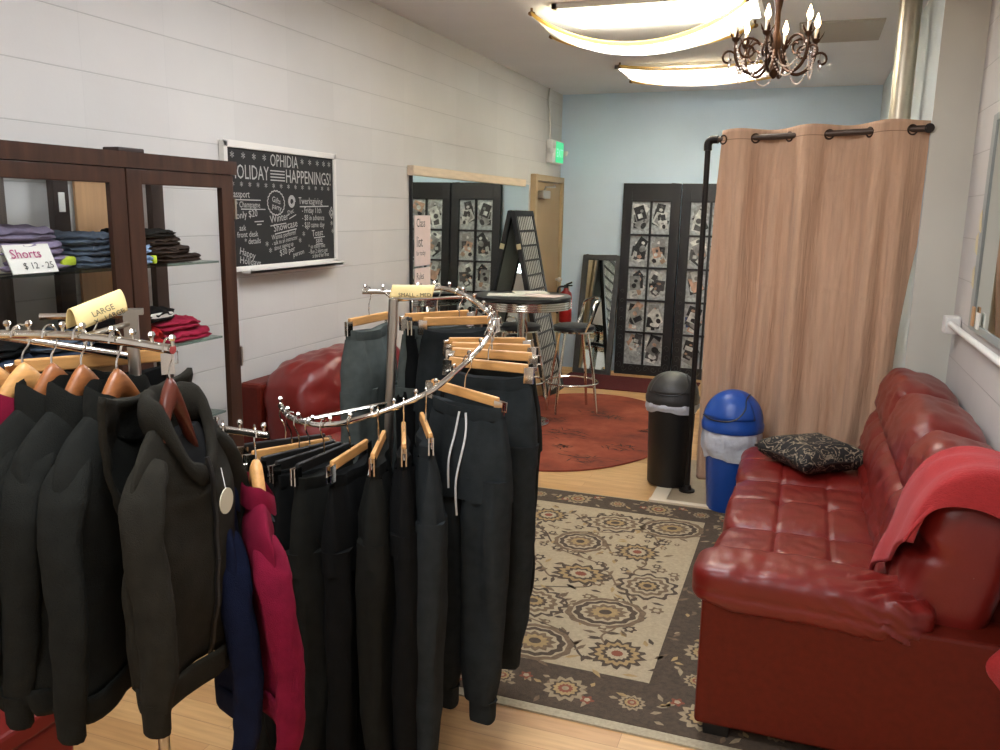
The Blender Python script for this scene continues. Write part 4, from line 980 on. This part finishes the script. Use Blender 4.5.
# ------------------------------------------------------------------ clothing
def ell(cx, cy, z, a, b, n=28, p=2.4, fold=0, ph=0, seed=0):
    out = []
    for k in range(n):
        t = 2 * PI * k / n; c, s = math.cos(t), math.sin(t)
        x = a * math.copysign(abs(c) ** (2 / p), c); y = b * math.copysign(abs(s) ** (2 / p), s)
        y += fold * 1.5 * math.sin(x * 55 + ph) * abs(s); y += .012 * nz((x * 9 + seed, z * 4, s)) + .006 * nz((x * 16 + seed, z * 13, s * 2)); x += .007 * nz((s * 3 + seed, z * 5, 1))
        out.append((cx + x, cy + y, z))
    return out
def hook(mb, h=.085, r=.014):
    mb.tube(bez([(0, 0, -h), (0, 0, -h * .55), (r * .9, 0, -r * 1.4), (r * 1.1, 0, 0), (r * .75, 0, r * .85), (0, 0, r * 1.2), (-r * .8, 0, r * .75), (-r * 1.15, 0, -r * .3)], 4), .0022, 6)
def clip_hanger(loc, rz, label, m, pitch=0, bar=.33):
    t = thing('clip_hanger', label, 'hanger', loc, rz, None); t.rotation_euler = (0, pitch, rz)
    f = MB(); hook(f); f.build('hook', M['chrome'], t)
    f = MB(); f.box((0, 0, -.098), (bar, .013, .030)); f.build('bar', m, t, smooth=False, bevel=.004)
    for s in (-1, 1):
        f = MB(); x = s * (bar / 2 + .004); f.box((x, .006, -.118), (.03, .004, .05)); f.box((x, -.006, -.118), (.03, .004, .05)); f.tube([(x - .013, 0, -.094), (x + .013 + s * .012, 0, -.092), (x + .013 + s * .012, 0, -.12), (x - .01, 0, -.122)], .0022, 5)
        f.build('clip', M['chrome'], t, smooth=False)
    return t
def pants(loc, rz, label, m, L=1.0, W=.35, T=.05, cuff=True, seed=0, string=False, flare=1.0, pitch=0, waistm=None, name='sweatpants'):
    t = thing(name, label, 'pants' if name == 'sweatpants' else name, loc, rz, None)
    if pitch: t.rotation_euler = (0, pitch, rz)
    R = random.Random(seed); ph = R.uniform(0, 6)
    def hw(z): return lerp_tab([(0, W / 2), (.05, W / 2 * 1.05), (.15, W / 2 * 1.16), (.26, W / 2 * 1.22), (.3, W / 2 * 1.22)], z)
    sag = lambda x: -.018 * max(0, 1 - (2 * x / W) ** 2)
    rings = []
    for z in (0.035, .06, .10, .15, .20, .25, .29):
        b = lerp_tab([(0, .012), (.04, .02), (.15, T * .85), (.3, T)], z)
        rings.append([(x, y, -z + sag(x) * max(0, 1 - z * 5)) for x, y, _ in ell(0, 0, -z, hw(z), b, 36, 2.8, .006, ph, seed)])
    f = MB(); f.loft(rings, True, False)
    for s in (-1, 1):
        rs = []; n = 22; Lc = L - (.07 if cuff else 0)
        dy = R.uniform(-.012, .012); dx = R.uniform(-.015, .01)
        for k in range(n + 1):
            z = .22 + (Lc - .22) * k / n; q = k / n
            a = lerp_tab([(0, W * .305), (.15, W * .305), (.5, W * .285 * flare), (.85, W * .27 * flare), (1, (W * .19 if cuff else W * .265) * flare)], q); b = lerp_tab([(0, T * .95), (.3, T * .95), (.8, T * .8), (1, T * (.6 if cuff else .7))], q)
            cx = s * (W * .305 - q * .006) + dx * q + .010 * nz((q * 3 + seed, s, 0)); cy = dy * q + .012 * nz((q * 2.5 + seed, s, 7))
            rs.append(ell(cx, cy, -z, a, b, 24, 2.3, .005 + .004 * math.sin(q * 5), ph + s, seed + s * 3))
        f.loft(rs)
    f.build('pant_legs', m, t, ang=80)
    f = MB(); rs = []
    for z, k in ((0, .95), (.008, 1.0), (.035, 1.0), (.042, .9)):
        rs.append([(x, y * 1.0, -z + sag(x)) for x, y, _ in ell(0, 0, 0, W / 2 * 1.005, .017 * k, 36, 3, .004, ph, seed)])
    f.loft(rs); f.build('waistband', waistm or m, t, ang=80)
    if cuff:
        for s in (-1, 1):
            f = MB(); cx = s * (W * .305 - .006); f.loft([ell(cx, 0, -z, W * .175 * flare * k, T * .55 * k, 20, 2.3, 0, 0, 0) for z, k in ((L - .078, 1.08), (L - .07, .98), (L - .012, .95), (L, .9))]); f.build('cuff', m, t, ang=80)
    if string:
        f = MB()
        for s in (-1, 1): f.tube(bez([(s * .012, -.022, -.03), (s * .02, -.034, -.10), (s * .014 - .004, -T - .008, -.2 - .03 * s), (s * .016 - .004, -T - .006, -.30 - .04 * s)], 5), .0034, 6)
        f.build('drawstring', M['cord'], t)
    return t

# ---- spiral rack
SC = V((-1.258, 2.389, 0)); er = V((.885, .466, 0)); et = V((.466, -.885, 0)); SR = .345
ZT = [(-150, 1.44), (-120, 1.44), (-82, 1.437), (-56, 1.458), (-46, 1.452), (-33, 1.432), (-18, 1.405), (0, 1.387), (14, 1.37), (30, 1.335), (44, 1.295), (54, 1.265), (68, 1.215), (84, 1.178), (98, 1.15), (112, 1.122), (124, 1.11), (138, 1.108), (149, 1.114), (156, 1.125), (166, 1.145)]
def srail(deg):
    a = math.radians(deg); p = SC + SR * (math.cos(a) * er + math.sin(a) * et); p.z = lerp_tab(ZT, deg); return p
def sdir(deg): a = math.radians(deg); d = math.cos(a) * er + math.sin(a) * et; return math.atan2(d.y, d.x)
rk = thing('spiral_clothes_rack', 'chrome spiral clothes rack hung with dark pants on clip hangers', 'clothes rack', (SC.x, SC.y, 0))
def loc(p): return p - V((SC.x, SC.y, 0))
RAIL0, RAIL1 = -104, 160
MB().tube([loc(srail(d)) for d in range(RAIL0, RAIL1 + 1, 3)], .0085, 10).build('spiral_rail', M['chrome'], rk)
for d in [RAIL0 + 2 + k * (RAIL1 - RAIL0 - 2) / 25 for k in range(26)]:
    f = MB(); p = loc(srail(d)); f.tube([p + V((0, 0, .006)), p + V((0, 0, .017))], .0035, 6); f.ball(p + V((0, 0, .021)), .0075, 8); f.build('ball_stop', M['chrome'], rk)
tp = loc(V((-1.236, 2.40, 1.448))); bp_ = loc(V((-1.29, 2.372, .03)))
MB().tube([tp, bp_], .0155, 14).build('post', M['steel'], rk)
f = MB(); f.tube([tp - V((0, 0, .004)), loc(srail(-38)) - V((0, 0, .006))], .005, 8); f.tube([tp - V((0, 0, .004)), loc(srail(-90)) - V((0, 0, .006))], .005, 8); f.build('top_arm', M['chrome'], rk)
pm = tp.lerp(bp_, .24); f = MB(); f.tube([pm, loc(srail(140)) - V((0, 0, .004))], .007, 8); f.build('lower_arm', M['chrome'], rk)
for k in range(4):
    a = k * PI / 2 + .4; f = MB(); f.tube([bp_ + V((0, 0, .03)), bp_ + V((.1 * math.cos(a), .1 * math.sin(a), .022)), bp_ + V((.27 * math.cos(a), .27 * math.sin(a), -.016))], .012, 8); f.build('base_leg', M['chrome'], rk)

W_, K_ = M['wood'], M['black']
# angle on the rail, turn from radial, hanger material, cloth, length, width, thickness, cuff, string, hanger pitch, label words
items = [
 (153, 4, K_, 'inkfab', .985, .34, .045, 0, 0, 0, 'black pants at the low left end of the spiral rail', 'black clip hanger at the low left end of the spiral rail'),
 (146, 2, W_, 'blackfab', .985, .34, .045, 0, 0, 0, 'black pants second from the low left end of the spiral rail', 'pale wooden clip hanger second from the low left end of the rail'),
 (139, 0, K_, 'inkfab', .98, .35, .045, 1, 1, 0, 'black pants with white drawstring third from the low rail end', 'black clip hanger third from the low left end of the rail'),
 (131, 0, K_, 'inkfab', .98, .35, .045, 0, 0, 0, 'black pants fourth from the low left end of the spiral rail', 'black clip hanger fourth from the low left end of the rail'),
 (122, 0, K_, 'blackfab', .975, .34, .045, 0, 0, 0, 'black pants fifth from the low left end of the spiral rail', 'black clip hanger fifth from the low left end of the rail'),
 (108, 4, W_, 'inkfab', .985, .33, .042, 0, 0, .0, 'black pants under the steeply tilted wooden hanger bar', 'pale wooden clip hanger tilted steeply, left of the upright three'),
 (94, 3, W_, 'blackfab', 1.0, .34, .042, 0, 1, 0, 'black pants with white drawstring hung edge on at the rail front', 'pale wooden clip hanger, leftmost of the three seen edge on'),
 (82, 9, W_, 'inkfab', 1.02, .34, .04, 0, 0, 0, 'soft black pants between two others at the front of the rail', 'pale wooden clip hanger, middle of the three seen edge on'),
 (71, 16, W_, 'char', 1.06, .34, .045, 0, 0, 0, 'charcoal pants hung edge on, right of the front black ones', 'pale wooden clip hanger, rightmost of the three seen edge on'),
 (46, -4, W_, 'char', 1.03, .34, .05, 1, 1, .10, 'charcoal joggers with white drawstring and ribbed cuffs at rack front', 'pale wooden clip hanger slanting down to the right above charcoal joggers'),
 (22, 2, W_, 'char', .99, .35, .055, 1, 0, .03, 'wide charcoal joggers hanging at the right side of the rack', 'pale wooden clip hanger lowest of four stacked at the rack right'),
 (10, 4, W_, 'blackfab', .96, .35, .045, 1, 0, .03, 'black joggers just behind the wide charcoal joggers at rack right', 'pale wooden clip hanger second lowest of four stacked at rack right'),
 (0, 2, W_, 'blackfab', .95, .35, .045, 1, 0, .03, 'black joggers third behind the wide charcoal joggers at rack right', 'pale wooden clip hanger third up of four stacked at rack right'),
 (-10, 0, W_, 'inkfab', .97, .36, .045, 1, 0, .03, 'black joggers farthest to the right on the spiral rack', 'pale wooden clip hanger topmost of four stacked at rack right'),
 (-42, 30, W_, 'char', 1.10, .35, .045, 0, 0, 0, 'charcoal pants at the high back right of the spiral rack', 'pale wooden clip hanger at the high back right of the rack'),
 (-58, 32, W_, 'char2', 1.12, .35, .045, 0, 0, 0, 'grey green pants right behind the rack post', 'pale wooden clip hanger under the yellow sign at the rack back'),
 (-74, -10, K_, 'inkfab', 1.12, .30, .045, 0, 0, 0, 'black pants hanging between grey pants at the rack back', 'black clip hanger at the back of the rack behind the sign'),
 (-100, 42, W_, 'char2', 1.12, .34, .045, 0, 0, 0, 'grey green pants left of the rack post before the armchair', 'pale wooden clip hanger at the back left of the spiral rack'),
]
for i, (d, tw, hm, cl, L, W, T, cf, st, pt, lb, hl) in enumerate(items):
    W *= .77; T *= 1.15; p = srail(d); rz = sdir(d + tw)
    clip_hanger(p, rz, hl, hm, pt, W - .01)
    q = p.copy(); q.z -= .122
    pants(q, rz, lb, M[cl], min(L, q.z - .02), W, T, bool(cf), i * 7 + 3, bool(st), 1.0 if cf else .95, 0)

def tent_sign(loc_, rz, w_, h, label, lines, tilt=0):
    t = thing('rack_sign', label, 'sign', loc_, rz); t.rotation_euler = (0, tilt, rz)
    n = 10; f = MB()
    def fn(u, v):
        a = PI * (v - .5) * .9; return V(((u - .5) * w_ + .01 * math.sin(PI * v), -.022 * math.sin(a) * 1.0, h * math.cos(a) - h * .16 + .003))
    f.grid(fn, 10, 16); f.build('sign_card', M['yellow'], t, solid=.0015)
    f = MB()
    for s, sz, x, z in lines: text_mesh(s, sz, frame((x, -.0255, z), (1, 0, 0), (0, .35, .94)), f)
    f.build('handwriting', M['ink'], t, smooth=False); return t
vdir = math.atan2(er.y, er.x)
q = tp + V((SC.x, SC.y, 0)) + V((er.x, er.y, 0)) * .055; q.z = 1.452
tent_sign(q, vdir, .135, .045, 'yellow curled card sign on top of the spiral rack post', [('SMALL - MED', .018, -.04, .006)])

# ------------------------------------------------------------------ left rack with hoodies
PA = V((-1.386, 1.442, 0)); ra = thing('four_way_clothes_rack', 'chrome clothes rack with ball studded arms holding dark jackets', 'clothes rack', (PA.x, PA.y, 0))
def la(p): return V(p) - PA
AL, AR = V((-1.53, 1.205, 1.472)), V((-1.127, 1.273, 1.460))
AM = (AL + AR) / 2 + V((-.02, .035, .004))
railA = bez([AL, AM, AR], 10)
f = MB(); f.tube([la(p) for p in railA], .0095, 10); f.build('upper_arm', M['chrome'], ra)
BL, BR = V((-1.386, 1.442, 1.262)), V((-1.082, 1.50, 1.238))
f = MB(); f.tube([la(BL), la(BR)], .0085, 10); f.build('lower_arm', M['chrome'], ra)
CL, CR = V((-1.386, 1.442, 1.40)), V((-1.62, 1.23, 1.47))
f = MB(); f.tube([la(CL), la(CR), la(CR + V((-.1, -.06, -.04)))], .0085, 10); f.build('left_arm', M['chrome'], ra)
for k in range(9):
    p = la(railA[int(k * 2.4) + 1]); f = MB(); f.tube([p + V((0, 0, .006)), p + V((0, 0, .018))], .0035, 6); f.ball(p + V((0, 0, .022)), .0075, 8); f.build('ball_stop', M['chrome'], ra)
for k in range(5):
    p = la(BL.lerp(BR, .25 + .18 * k)); f = MB(); f.tube([p + V((0, 0, .006)), p + V((0, 0, .018))], .0035, 6); f.ball(p + V((0, 0, .022)), .007, 8); f.build('ball_stop', M['chrome'], ra)
for k in range(4):
    p = la(CL.lerp(CR, .3 + .2 * k)); f = MB(); f.tube([p + V((0, 0, .006)), p + V((0, 0, .018))], .0035, 6); f.ball(p + V((0, 0, .022)), .007, 8); f.build('ball_stop', M['chrome'], ra)
f = MB(); f.box((0, 0, 1.50), (.052, .03, .012), RZ(.7)); f.box((.0, 0, 1.47), (.03, .03, .06), RZ(.7)); f.tube([(0, 0, 1.475), la(railA[10])], .006, 8); f.build('top_bracket', M['steel'], ra, smooth=False)
MB().tube([(0, 0, 1.50), (.045, -.028, .06)], .0135, 12).build('post', M['steel'], ra)
for k in range(4):
    a = k * PI / 2 + .8; f = MB(); b0 = V((.045, -.028, .06)); f.tube([b0, b0 + V((.12 * math.cos(a), .12 * math.sin(a), 0)), b0 + V((.3 * math.cos(a), .3 * math.sin(a), -.045))], .012, 8); f.build('base_leg', M['chrome'], ra)

def wood_hanger(loc_, rz, label, m, w_=.36):
    t = thing('wooden_hanger', label, 'hanger', loc_, rz)
    f = MB(); hook(f, .08, .016); f.build('hook', M['chrome'], t)
    f = MB(); n = 28; rs = []
    for k in range(n + 1):
        x = (k / n - .5) * w_; q = abs(2 * x / w_); z = -.088 - .205 * q ** 1.35; hh = .030 * (1 - q * .62) + .002; y = -.006 * q * q; wy = .015 * (1 - q * .3)
        rs.append([(x, y + wy * math.cos(2 * PI * j / 12), z + hh * math.sin(2 * PI * j / 12)) for j in range(12)])
    f.loft(rs); f.build('shoulders', m, t, ang=80); return t
def jacket(loc_, rz, label, m, name='hoodie', cat='hoodie', W=.43, L=.68, seed=0, hood=True, sl=.60, tagd=False, zipm=None, slim=1.0, swing=.0, rib=None, collar=.0, vd=.055):
    t = thing(name, label, cat, loc_, rz); R = random.Random(seed); k_ = W / .43
    Z0 = -.138; drop = vd if hood else .035
    tab_a = [(0, .082), (.03, .108), (.07, .142), (.12, .172), (.18, .188), (.3, .198), (.6, .202), (1, .196)]
    tab_b = [(0, .058), (.05, .058), (.12, .066), (.3, .082), (.6, .080), (1, .066)]
    g = lambda sn: max(0, -sn) ** 1.4
    def neck(a, k=1.0): c, s_ = math.cos(a), math.sin(a); return V((.082 * k_ * c * k, .060 * s_ * k * slim ** .5, Z0 - drop * g(s_)))
    rings = []; N = 36; NR = 44
    for i in range(N + 1):
        q = (i / N) ** 1.5; a = lerp_tab(tab_a, q) * k_; b = lerp_tab(tab_b, q) * slim; z0 = Z0 - q * (L + Z0); r = []
        for j in range(NR):
            th_ = 2 * PI * j / NR; c, s_ = math.cos(th_), math.sin(th_); p_ = 2.0 + .4 * min(1, q * 4)
            x = a * math.copysign(abs(c) ** (2 / p_), c); y = b * math.copysign(abs(s_) ** (2 / p_), s_)
            z = z0 - drop * g(s_) * max(0, 1 - q * 3.2)
            w1 = min(1, q * 5)
            y += w1 * (.013 * math.sin(x * 24 + seed + 3 * nz((x * 3, z * 2, seed))) * (.4 + q) + .022 * nz((x * 6 + seed, z * 3.5, 3 + s_)) + .008 * nz((x * 15, z * 14, seed)))
            x += w1 * .012 * nz((seed, z * 6, s_ * 2))
            r.append((x, y, z + (.006 * nz((x * 9, seed, 0)) if i == N else 0)))
        rings.append(r)
    f = MB(); f.loft(rings, True, False); f.build('body', m, t, solid=.004, ang=80)
    for s in (-1, 1):
        sw = R.uniform(-.015, .025) + swing; ex = R.uniform(-.012, .012)
        P = bez([(s * .118 * k_, 0, Z0 - .066), (s * .165 * k_, -.004, Z0 - .120), (s * (.198 * k_ + ex * .3), -.012, Z0 - .20), (s * (.212 * k_ + ex), -.026 + sw, Z0 - .36), (s * (.212 * k_ + ex), -.022 + sw * 1.4, Z0 - .36 - (sl - .36) * .5), (s * (.206 * k_ + ex * .6), -.010 + sw * 1.6, Z0 - sl + .05)], 8)
        rs = []
        for i, p in enumerate(P):
            q = i / (len(P) - 1); r_ = lerp_tab([(0, .034), (.12, .050), (.25, .055), (.45, .050), (.8, .043), (1, .037)], q) * slim ** .4
            tt = (P[min(i + 1, len(P) - 1)] - P[max(0, i - 1)]).normalized(); aa = tt.cross(V((0, 1, 0))).normalized(); bb_ = aa.cross(tt); ring = []
            for j in range(22):
                th_ = 2 * PI * j / 22; c, s_ = math.cos(th_), math.sin(th_)
                w_ = r_ * (1 + .16 * nz((p.z * 13 + seed, c * 1.3 + s * 5, s_ * 1.3)) + .09 * nz((p.z * 34 + seed, c * 2 + s, s_ * 2)))
                ring.append(p + aa * w_ * c * .62 + bb_ * w_ * s_)
            rs.append(ring)
        f = MB(); f.loft(rs, True, True); slv = f.build('sleeve', m, t, ang=80)
        f = MB(); p = P[-1]; r0 = .036 * slim ** .4
        f.loft([[p + V((r0 * kk * .72 * math.cos(2 * PI * j / 20), r0 * kk * math.sin(2 * PI * j / 20) * (1 + .06 * math.sin(j * 3)), dz)) for j in range(20)] for dz, kk in ((.014, 1.06), (.004, .98), (-.02, .92), (-.05, .9), (-.056, .8))]); f.build('cuff', rib or m, slv, ang=70)
    f = MB(); rs = []
    for z, kk in ((L - .012, 1.0), (L, 1.015), (L + .035, .98), (L + .046, .95)):
        rs.append([(x, y + .013 * 1.4 * math.sin(x * 24 + seed) * .8, zz) for x, y, zz in ell(0, 0, -z, .203 * k_ * kk, .066 * slim * kk, 40, 2.4, 0, seed, seed)])
    f.loft(rs, True, False); f.build('hem', rib or m, t, solid=.006, ang=80)
    if hood:
        f = MB(); rs = []; n = 48          # the hood lies open round the neck and falls down the back
        for i in range(n + 1):
            a = -PI / 2 + 2 * PI * i / n + (.06 if i == 0 else (-.06 if i == n else 0)); c, s_ = math.cos(a), math.sin(a); p = neck(a, 1.06)
            bk = max(0, s_); rr = .017 + .016 * bk + .010 * (1 - abs(s_)) + .005 * nz((i * .4, seed, 0)); up = .004 + .006 * (1 - g(s_)) + .012 * nz((i * .22, seed, 5))
            o = V((c, s_ * .8, 0)).normalized()
            rs.append([p + o * (rr * .6 * math.cos(2 * PI * j / 14)) + V((0, 0, up + rr * (1.25 + .2 * bk) * math.sin(2 * PI * j / 14))) for j in range(14)])
        f.loft(rs); hd = f.build('hood', m, t, ang=80)
        def hb(u, v):
            x = (u - .5) * .30 * (1 - .35 * v * v); z = Z0 + .035 - .27 * v; y = .062 + .085 * math.sin(PI * min(1, v * .8 + .12)) * (1 - (2 * u - 1) ** 2 * .75) + .016 * nz((u * 6 + seed, v * 6, 1)); return V((x, y * slim ** .3, z + .03 * (2 * u - 1) ** 2))
        MB().grid(hb, 22, 20).build('hood_back', m, hd, solid=.012)
    else:
        f = MB(); rs = []
        for dz, kk in ((-.012, 1.05), (.008, 1.03), (.026, .98), (.032, .93), (.026, .90), (.0, .93)): rs.append([neck(2 * PI * k / 40, kk) + V((0, 0, dz * (1 + collar * 60) + .008 * nz((k * .3, dz * 20, seed)))) for k in range(40)])
        f.loft(rs, True, False); f.build('collar', rib or m, t, ang=80)
    f = MB(); cl_ = [neck(2 * PI * k / 32, .95) - V((0, 0, .03)) for k in range(32)]; cc = V((0, .01, Z0 - .05))
    for k in range(32): f.poly([cc, cl_[k], cl_[(k + 1) % 32]])
    f.build('neck_plug', M['darkin'], t)  # near-black sheet closing the neck opening, same for every garment colour
    if zipm:
        f = MB(); n = 22; prev = None
        for i in range(n + 1):
            q = .16 + .84 * i / n; z = Z0 - q * (L + Z0); b = lerp_tab(tab_b, q) * slim; x = .006 * math.sin(q * 9 + seed)
            y = -b + min(1, q * 5) * (.013 * math.sin(x * 24 + seed + 3 * nz((x * 3, z * 2, seed))) * (.4 + q) + .022 * nz((x * 6 + seed, z * 3.5, 2)) + .008 * nz((x * 15, z * 14, seed))) - .006
            p = V((x, y, z))
            if prev is not None: f.tube([prev, p], .0055, 6)
            prev = p
        f.build('zipper', zipm, t)
    if tagd:
        f = MB(); f.tube([(-.012, -.096, -.305), (-.012, -.0982, -.305)], .026, 24); f.build('round_tag', M['disc'], t, ang=30)
        f = MB(); f.tube([(-.012, -.097, -.281), (-.005, -.085, -.24)], .001, 4); f.build('tag_string', M['cord'], t)
    return t
def onA(u): q = u * (len(railA) - 1); i = int(min(q, len(railA) - 2)); return railA[i].lerp(railA[i + 1], q - i)
fwd = V((-.77, .64, 0)); rgt = V((.64, .77, 0))
def face(a): s = rgt * math.sin(a) + fwd * math.cos(a); return math.atan2(s.y, s.x)
hood_items = [
 (.955, 40, 'olive', M['woodd'], dict(hood=True, tagd=True, zipm=M['black'], L=.65, W=.37, sl=.58, vd=.125, seed=4, slim=.62, shift=.028), 'dark olive zip hoodie with round cream tag at the rack end', 'cherry wood hanger at the right end of the left rack arm', 'hoodie'),
 (.66, 44, 'blackfab', M['woodb'], dict(hood=False, L=.67, seed=9, slim=.66, zipm=M['inkfab'], collar=.012), 'black jacket with stand collar second from the rack arm end', 'brown wooden hanger second from the right end of the rack arm', 'jacket'),
 (.48, 47, 'blackfab', M['woodb'], dict(hood=False, L=.67, seed=15, slim=.66, collar=.012), 'black jacket third from the right end of the rack arm', 'brown wooden hanger third from the right end of the rack arm', 'jacket'),
 (.34, 50, 'blackfab', M['woodb'], dict(hood=False, L=.67, seed=22, slim=.66, collar=.010), 'black jacket fourth from the rack arm end, beside the magenta jacket', 'brown wooden hanger fourth from the right end of the rack arm', 'jacket'),
 (.21, 66, 'mag', M['wood'], dict(hood=False, L=.62, seed=27, slim=.66, collar=.008), 'magenta jacket between black ones at the left of the rack', 'pale wooden hanger showing above the magenta jacket', 'jacket'),
 (.02, 68, 'inkfab', M['wood'], dict(hood=False, L=.68, seed=31, slim=.66), 'black jacket at the far left edge before the magenta jacket', 'pale wooden hanger at the far left edge of the rack', 'jacket'),
]
for u, an, cl, hm, kw, lb, hl, nm in hood_items:
    p = onA(u); rz = face(math.radians(an)); p.z += .001
    wood_hanger(p, rz, hl, hm, .19 if nm == 'hoodie' else .30); sh = kw.pop('shift', 0); jacket(p + V((math.cos(rz) * sh, math.sin(rz) * sh, 0)), rz, lb, M[cl], nm, nm, **kw)
# shirts on the lower arm
for u, cl, hm, an, lb, hl, sd in ((.66, 'navy', M['wood'], 12, 'navy long sleeved shirt on the lower arm of the left rack', 'pale wooden hanger of the navy shirt on the lower arm', 41), (.90, 'mag', M['wood'], 6, 'magenta long sleeved shirt at the end of the lower arm', 'pale wooden hanger of the magenta shirt on the lower arm', 47)):
    p = BL.lerp(BR, u); rz = face(math.radians(an)); wood_hanger(p, rz, hl, hm, .26)
    jacket(p, rz, lb, M[cl], 'long_sleeved_shirt', 'shirt', W=.38, L=.56, seed=sd, hood=False, sl=.60, slim=.38)
f = MB(); f.tube([la((-1.386, 1.442, 1.492)), la((-1.53, 1.335, 1.492))], .0075, 8); f.build('back_arm', M['chrome'], ra)
p = V((-1.452, 1.393, 1.492)); rz = math.atan2(rgt.y, rgt.x) + .1
clip_hanger(p, rz, 'pale wooden clip hanger behind the jackets on the left rack', M['wood'], 0, .30)
pants(p - V((0, 0, .122)), rz, 'black shorts hanging behind the jackets on the left rack', M['inkfab'], .42, .30, .04, False, 91, name='shorts')
tsg = tent_sign(V((-1.375, 1.34, 1.492)), math.atan2(rgt.y, rgt.x) + .45, .115, .05, 'yellow curled card sign on the left rack arm', [('LARGE', .017, -.02, .018), ('X - LARGE', .015, -.02, .002)], -.28)

# red box under the left rack
bn = thing('red_box', 'low red lidded box on the floor between the cabinet and the hoodies', 'box', (0, 0, 0))
MB().bb((-2.155, .95, .004), (-1.88, 1.63, .30)).build('box_body', M['redbench'], bn, smooth=False, bevel=.01)
MB().bb((-2.16, .945, .30), (-1.872, 1.637, .36)).build('lid', M['redbench'], bn, smooth=False, bevel=.012)

# ------------------------------------------------------------------ camera and colour
cam = bpy.data.cameras.new('camera'); co = bpy.data.objects.new('camera', cam); C.objects.link(co)
fpx, pi_, ya, ro = 838.5, .193112, .34745, .01696
cp, sp_, cy, sy, cr, sr = math.cos(pi_), math.sin(pi_), math.cos(ya), math.sin(ya), math.cos(ro), math.sin(ro)
fw_ = V((-sy * cp, cy * cp, -sp_)); rt = V((cy, sy, 0)); up = rt.cross(fw_)
r2 = rt * cr + up * sr; u2 = -rt * sr + up * cr
mtx = Matrix((r2, u2, -fw_)).transposed().to_4x4(); mtx.translation = (0, 0, HCAM); co.matrix_world = mtx
cam.sensor_fit = 'HORIZONTAL'; cam.sensor_width = 36; cam.lens = 36 * fpx / 1000; cam.clip_start = .05
S.camera = co
wd = bpy.data.worlds.new('world'); S.world = wd; wd.use_nodes = True; wd.node_tree.nodes['Background'].inputs[0].default_value = (.5, .5, .5, 1); wd.node_tree.nodes['Background'].inputs[1].default_value = .2
S.view_settings.view_transform = 'Standard'; S.view_settings.look = 'None'; S.view_settings.gamma = 1; S.view_settings.use_curve_mapping = False
S.view_settings.exposure = 0.55
